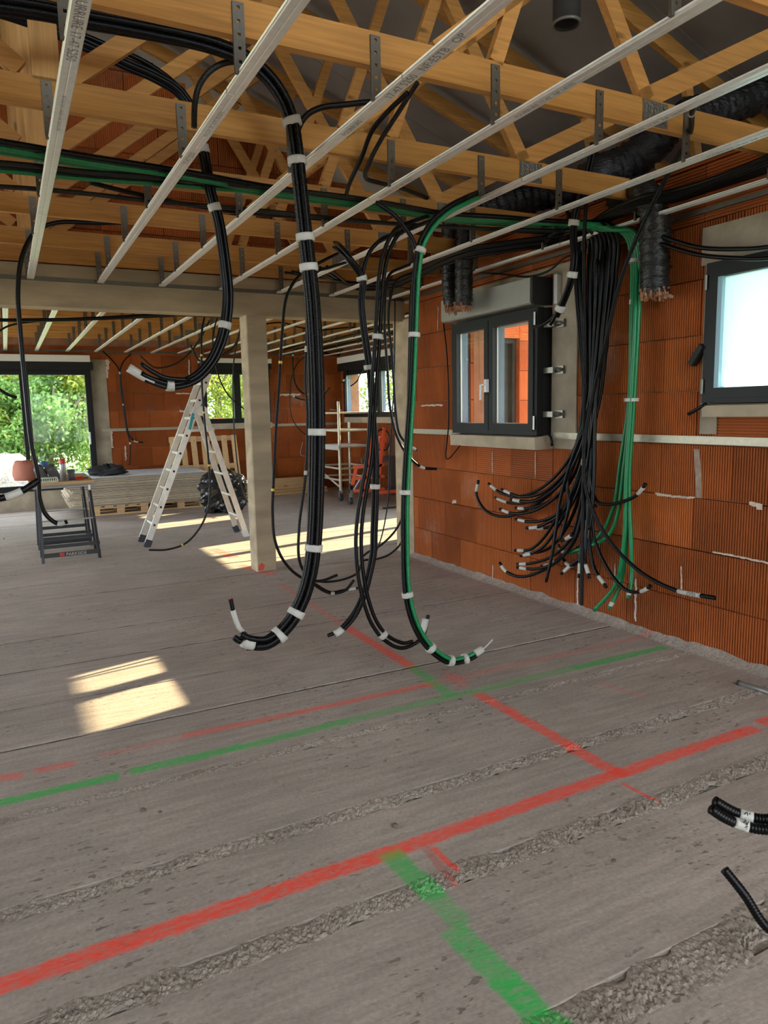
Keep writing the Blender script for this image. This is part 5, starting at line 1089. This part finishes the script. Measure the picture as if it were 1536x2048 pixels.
part('winch_drum', MB().tube(np.array([(wh[0], ly-.14, wh[2]), (wh[0]+.05, ly+.05, wh[2])]), .06, 14), 'orange', t)
for z_ in (.22, .42, .60): part('orange_crossbar', MB().box((lx-.75, ly-.16, z_-.02), (lx-.22, ly-.11, z_+.025)), 'orange', t)
part('orange_upright', MB().bar((lx-.62, ly-.135, .12), (lx-.38, ly-.135, 1.35), .045, .05, up=(0, 1, 0)), 'orange', t); part('orange_upright', MB().bar((lx-.36, ly-.135, .12), (lx-.20, ly-.135, 1.2), .045, .05, up=(0, 1, 0)), 'orange', t); part('orange_upright', MB().bar((lx-.78, ly-.135, .32), (lx-.70, ly-.135, .62), .04, .04, up=(0, 1, 0)), 'orange', t)
part('orange_foot', MB().box((lx-.5, ly-.3, .16), (lx+.02, ly-.25, .21)), 'orange', t)
for dx, dy in ((-.78, -.05), (.22, 0), (-.05, -.35)): 
    c = np.array((lx+dx, ly+dy, .06)); part('castor_wheel', MB().tube(np.array([c+(-.02, 0, 0), c+(.02, 0, 0)]), .06, 16), 'rubber', t); part('castor_fork', MB().box(c+(-.025, -.015, -.01), c+(.025, .015, .12)), 'midgrey', t)
part('castor_leg', MB().box((lx-.08, ly-.38, .15), (lx+.0, ly+.3, .2)), 'steelgrey', t)

# small things on the floor
q = Pz(1478, 1366, .012); q2 = Pz(1600, 1404, .012); t = thing('metal_tube', q, 'grey metal tube with black end lying at the foot of the right wall', 'tube'); part('tube', MB().tube(np.array([q, q2]), .014, 12), 'midgrey', t, True); part('end_plug', MB().tube(np.array([q-(q2-q)*.02, q+(q2-q)*.02]), .0148, 12), 'ink', t, True)
q = Pz(782, 1015, .015); solo('conduit_offcut', MB().tube(np.array([q-(.14, 0, 0), q+(.16, 0, 0)]), .014, 8), 'black', 'short black conduit offcut on the floor by the column', 'conduit')
for i, (a, b) in enumerate([(320, 1625), (286, 1622), (1380, 1285), (8, 1078), (1228, 1722), (790, 1653)]):
    q = Pz(a, b, 0); s = .007+.004*(i % 2); mb = MB(); mb.lathe(q, [(0, 0), (s, 0), (s*1.1, s*.5), (s*.6, s), (0, s*1.1)], 7); solo('pebble', mb, 'bark', 'tiny dark pebble on the concrete floor, %s of several' % ORD[i], 'pebble', 'pebbles on the floor')
# handwriting on the paper tags (illegible marker strokes)
def scribble(pts, X, parent_label, r=.0012):
    for o in list(bpy.data.objects):
        if o.get('label') == parent_label:
            mb = MB()
            for st in pts: mb.tube(crom([Px(a, b, X) if X < 9 else Pd(a, b, X-10) for a, b in st], .003), r, 5)
            part('handwriting', mb, 'ink', o); return
scribble([[(1376, 1184), (1380, 1188), (1375, 1192), (1373, 1188), (1376, 1184)], [(1384, 1185), (1385, 1194)], [(1384, 1185), (1390, 1189), (1385, 1194)], [(1393, 1186), (1398, 1187), (1395, 1195)], [(1402, 1194), (1403, 1194.5)]], 3.262, 'long ribbed conduit crossing the cascade and sweeping right, tagged end')
scribble([[(1487, 1646), (1491, 1640), (1494, 1650), (1497, 1643)], [(1490, 1655), (1496, 1652), (1493, 1658)]], 10+DN-.036, 'ribbed conduit of the white-labelled pair at the right edge, lower one')
scribble([[(1489, 1629), (1494, 1624), (1496, 1634), (1501, 1627)], [(1490, 1636), (1498, 1637)]], 10+DN-.014, 'ribbed conduit of the white-labelled pair at the right edge, upper one')
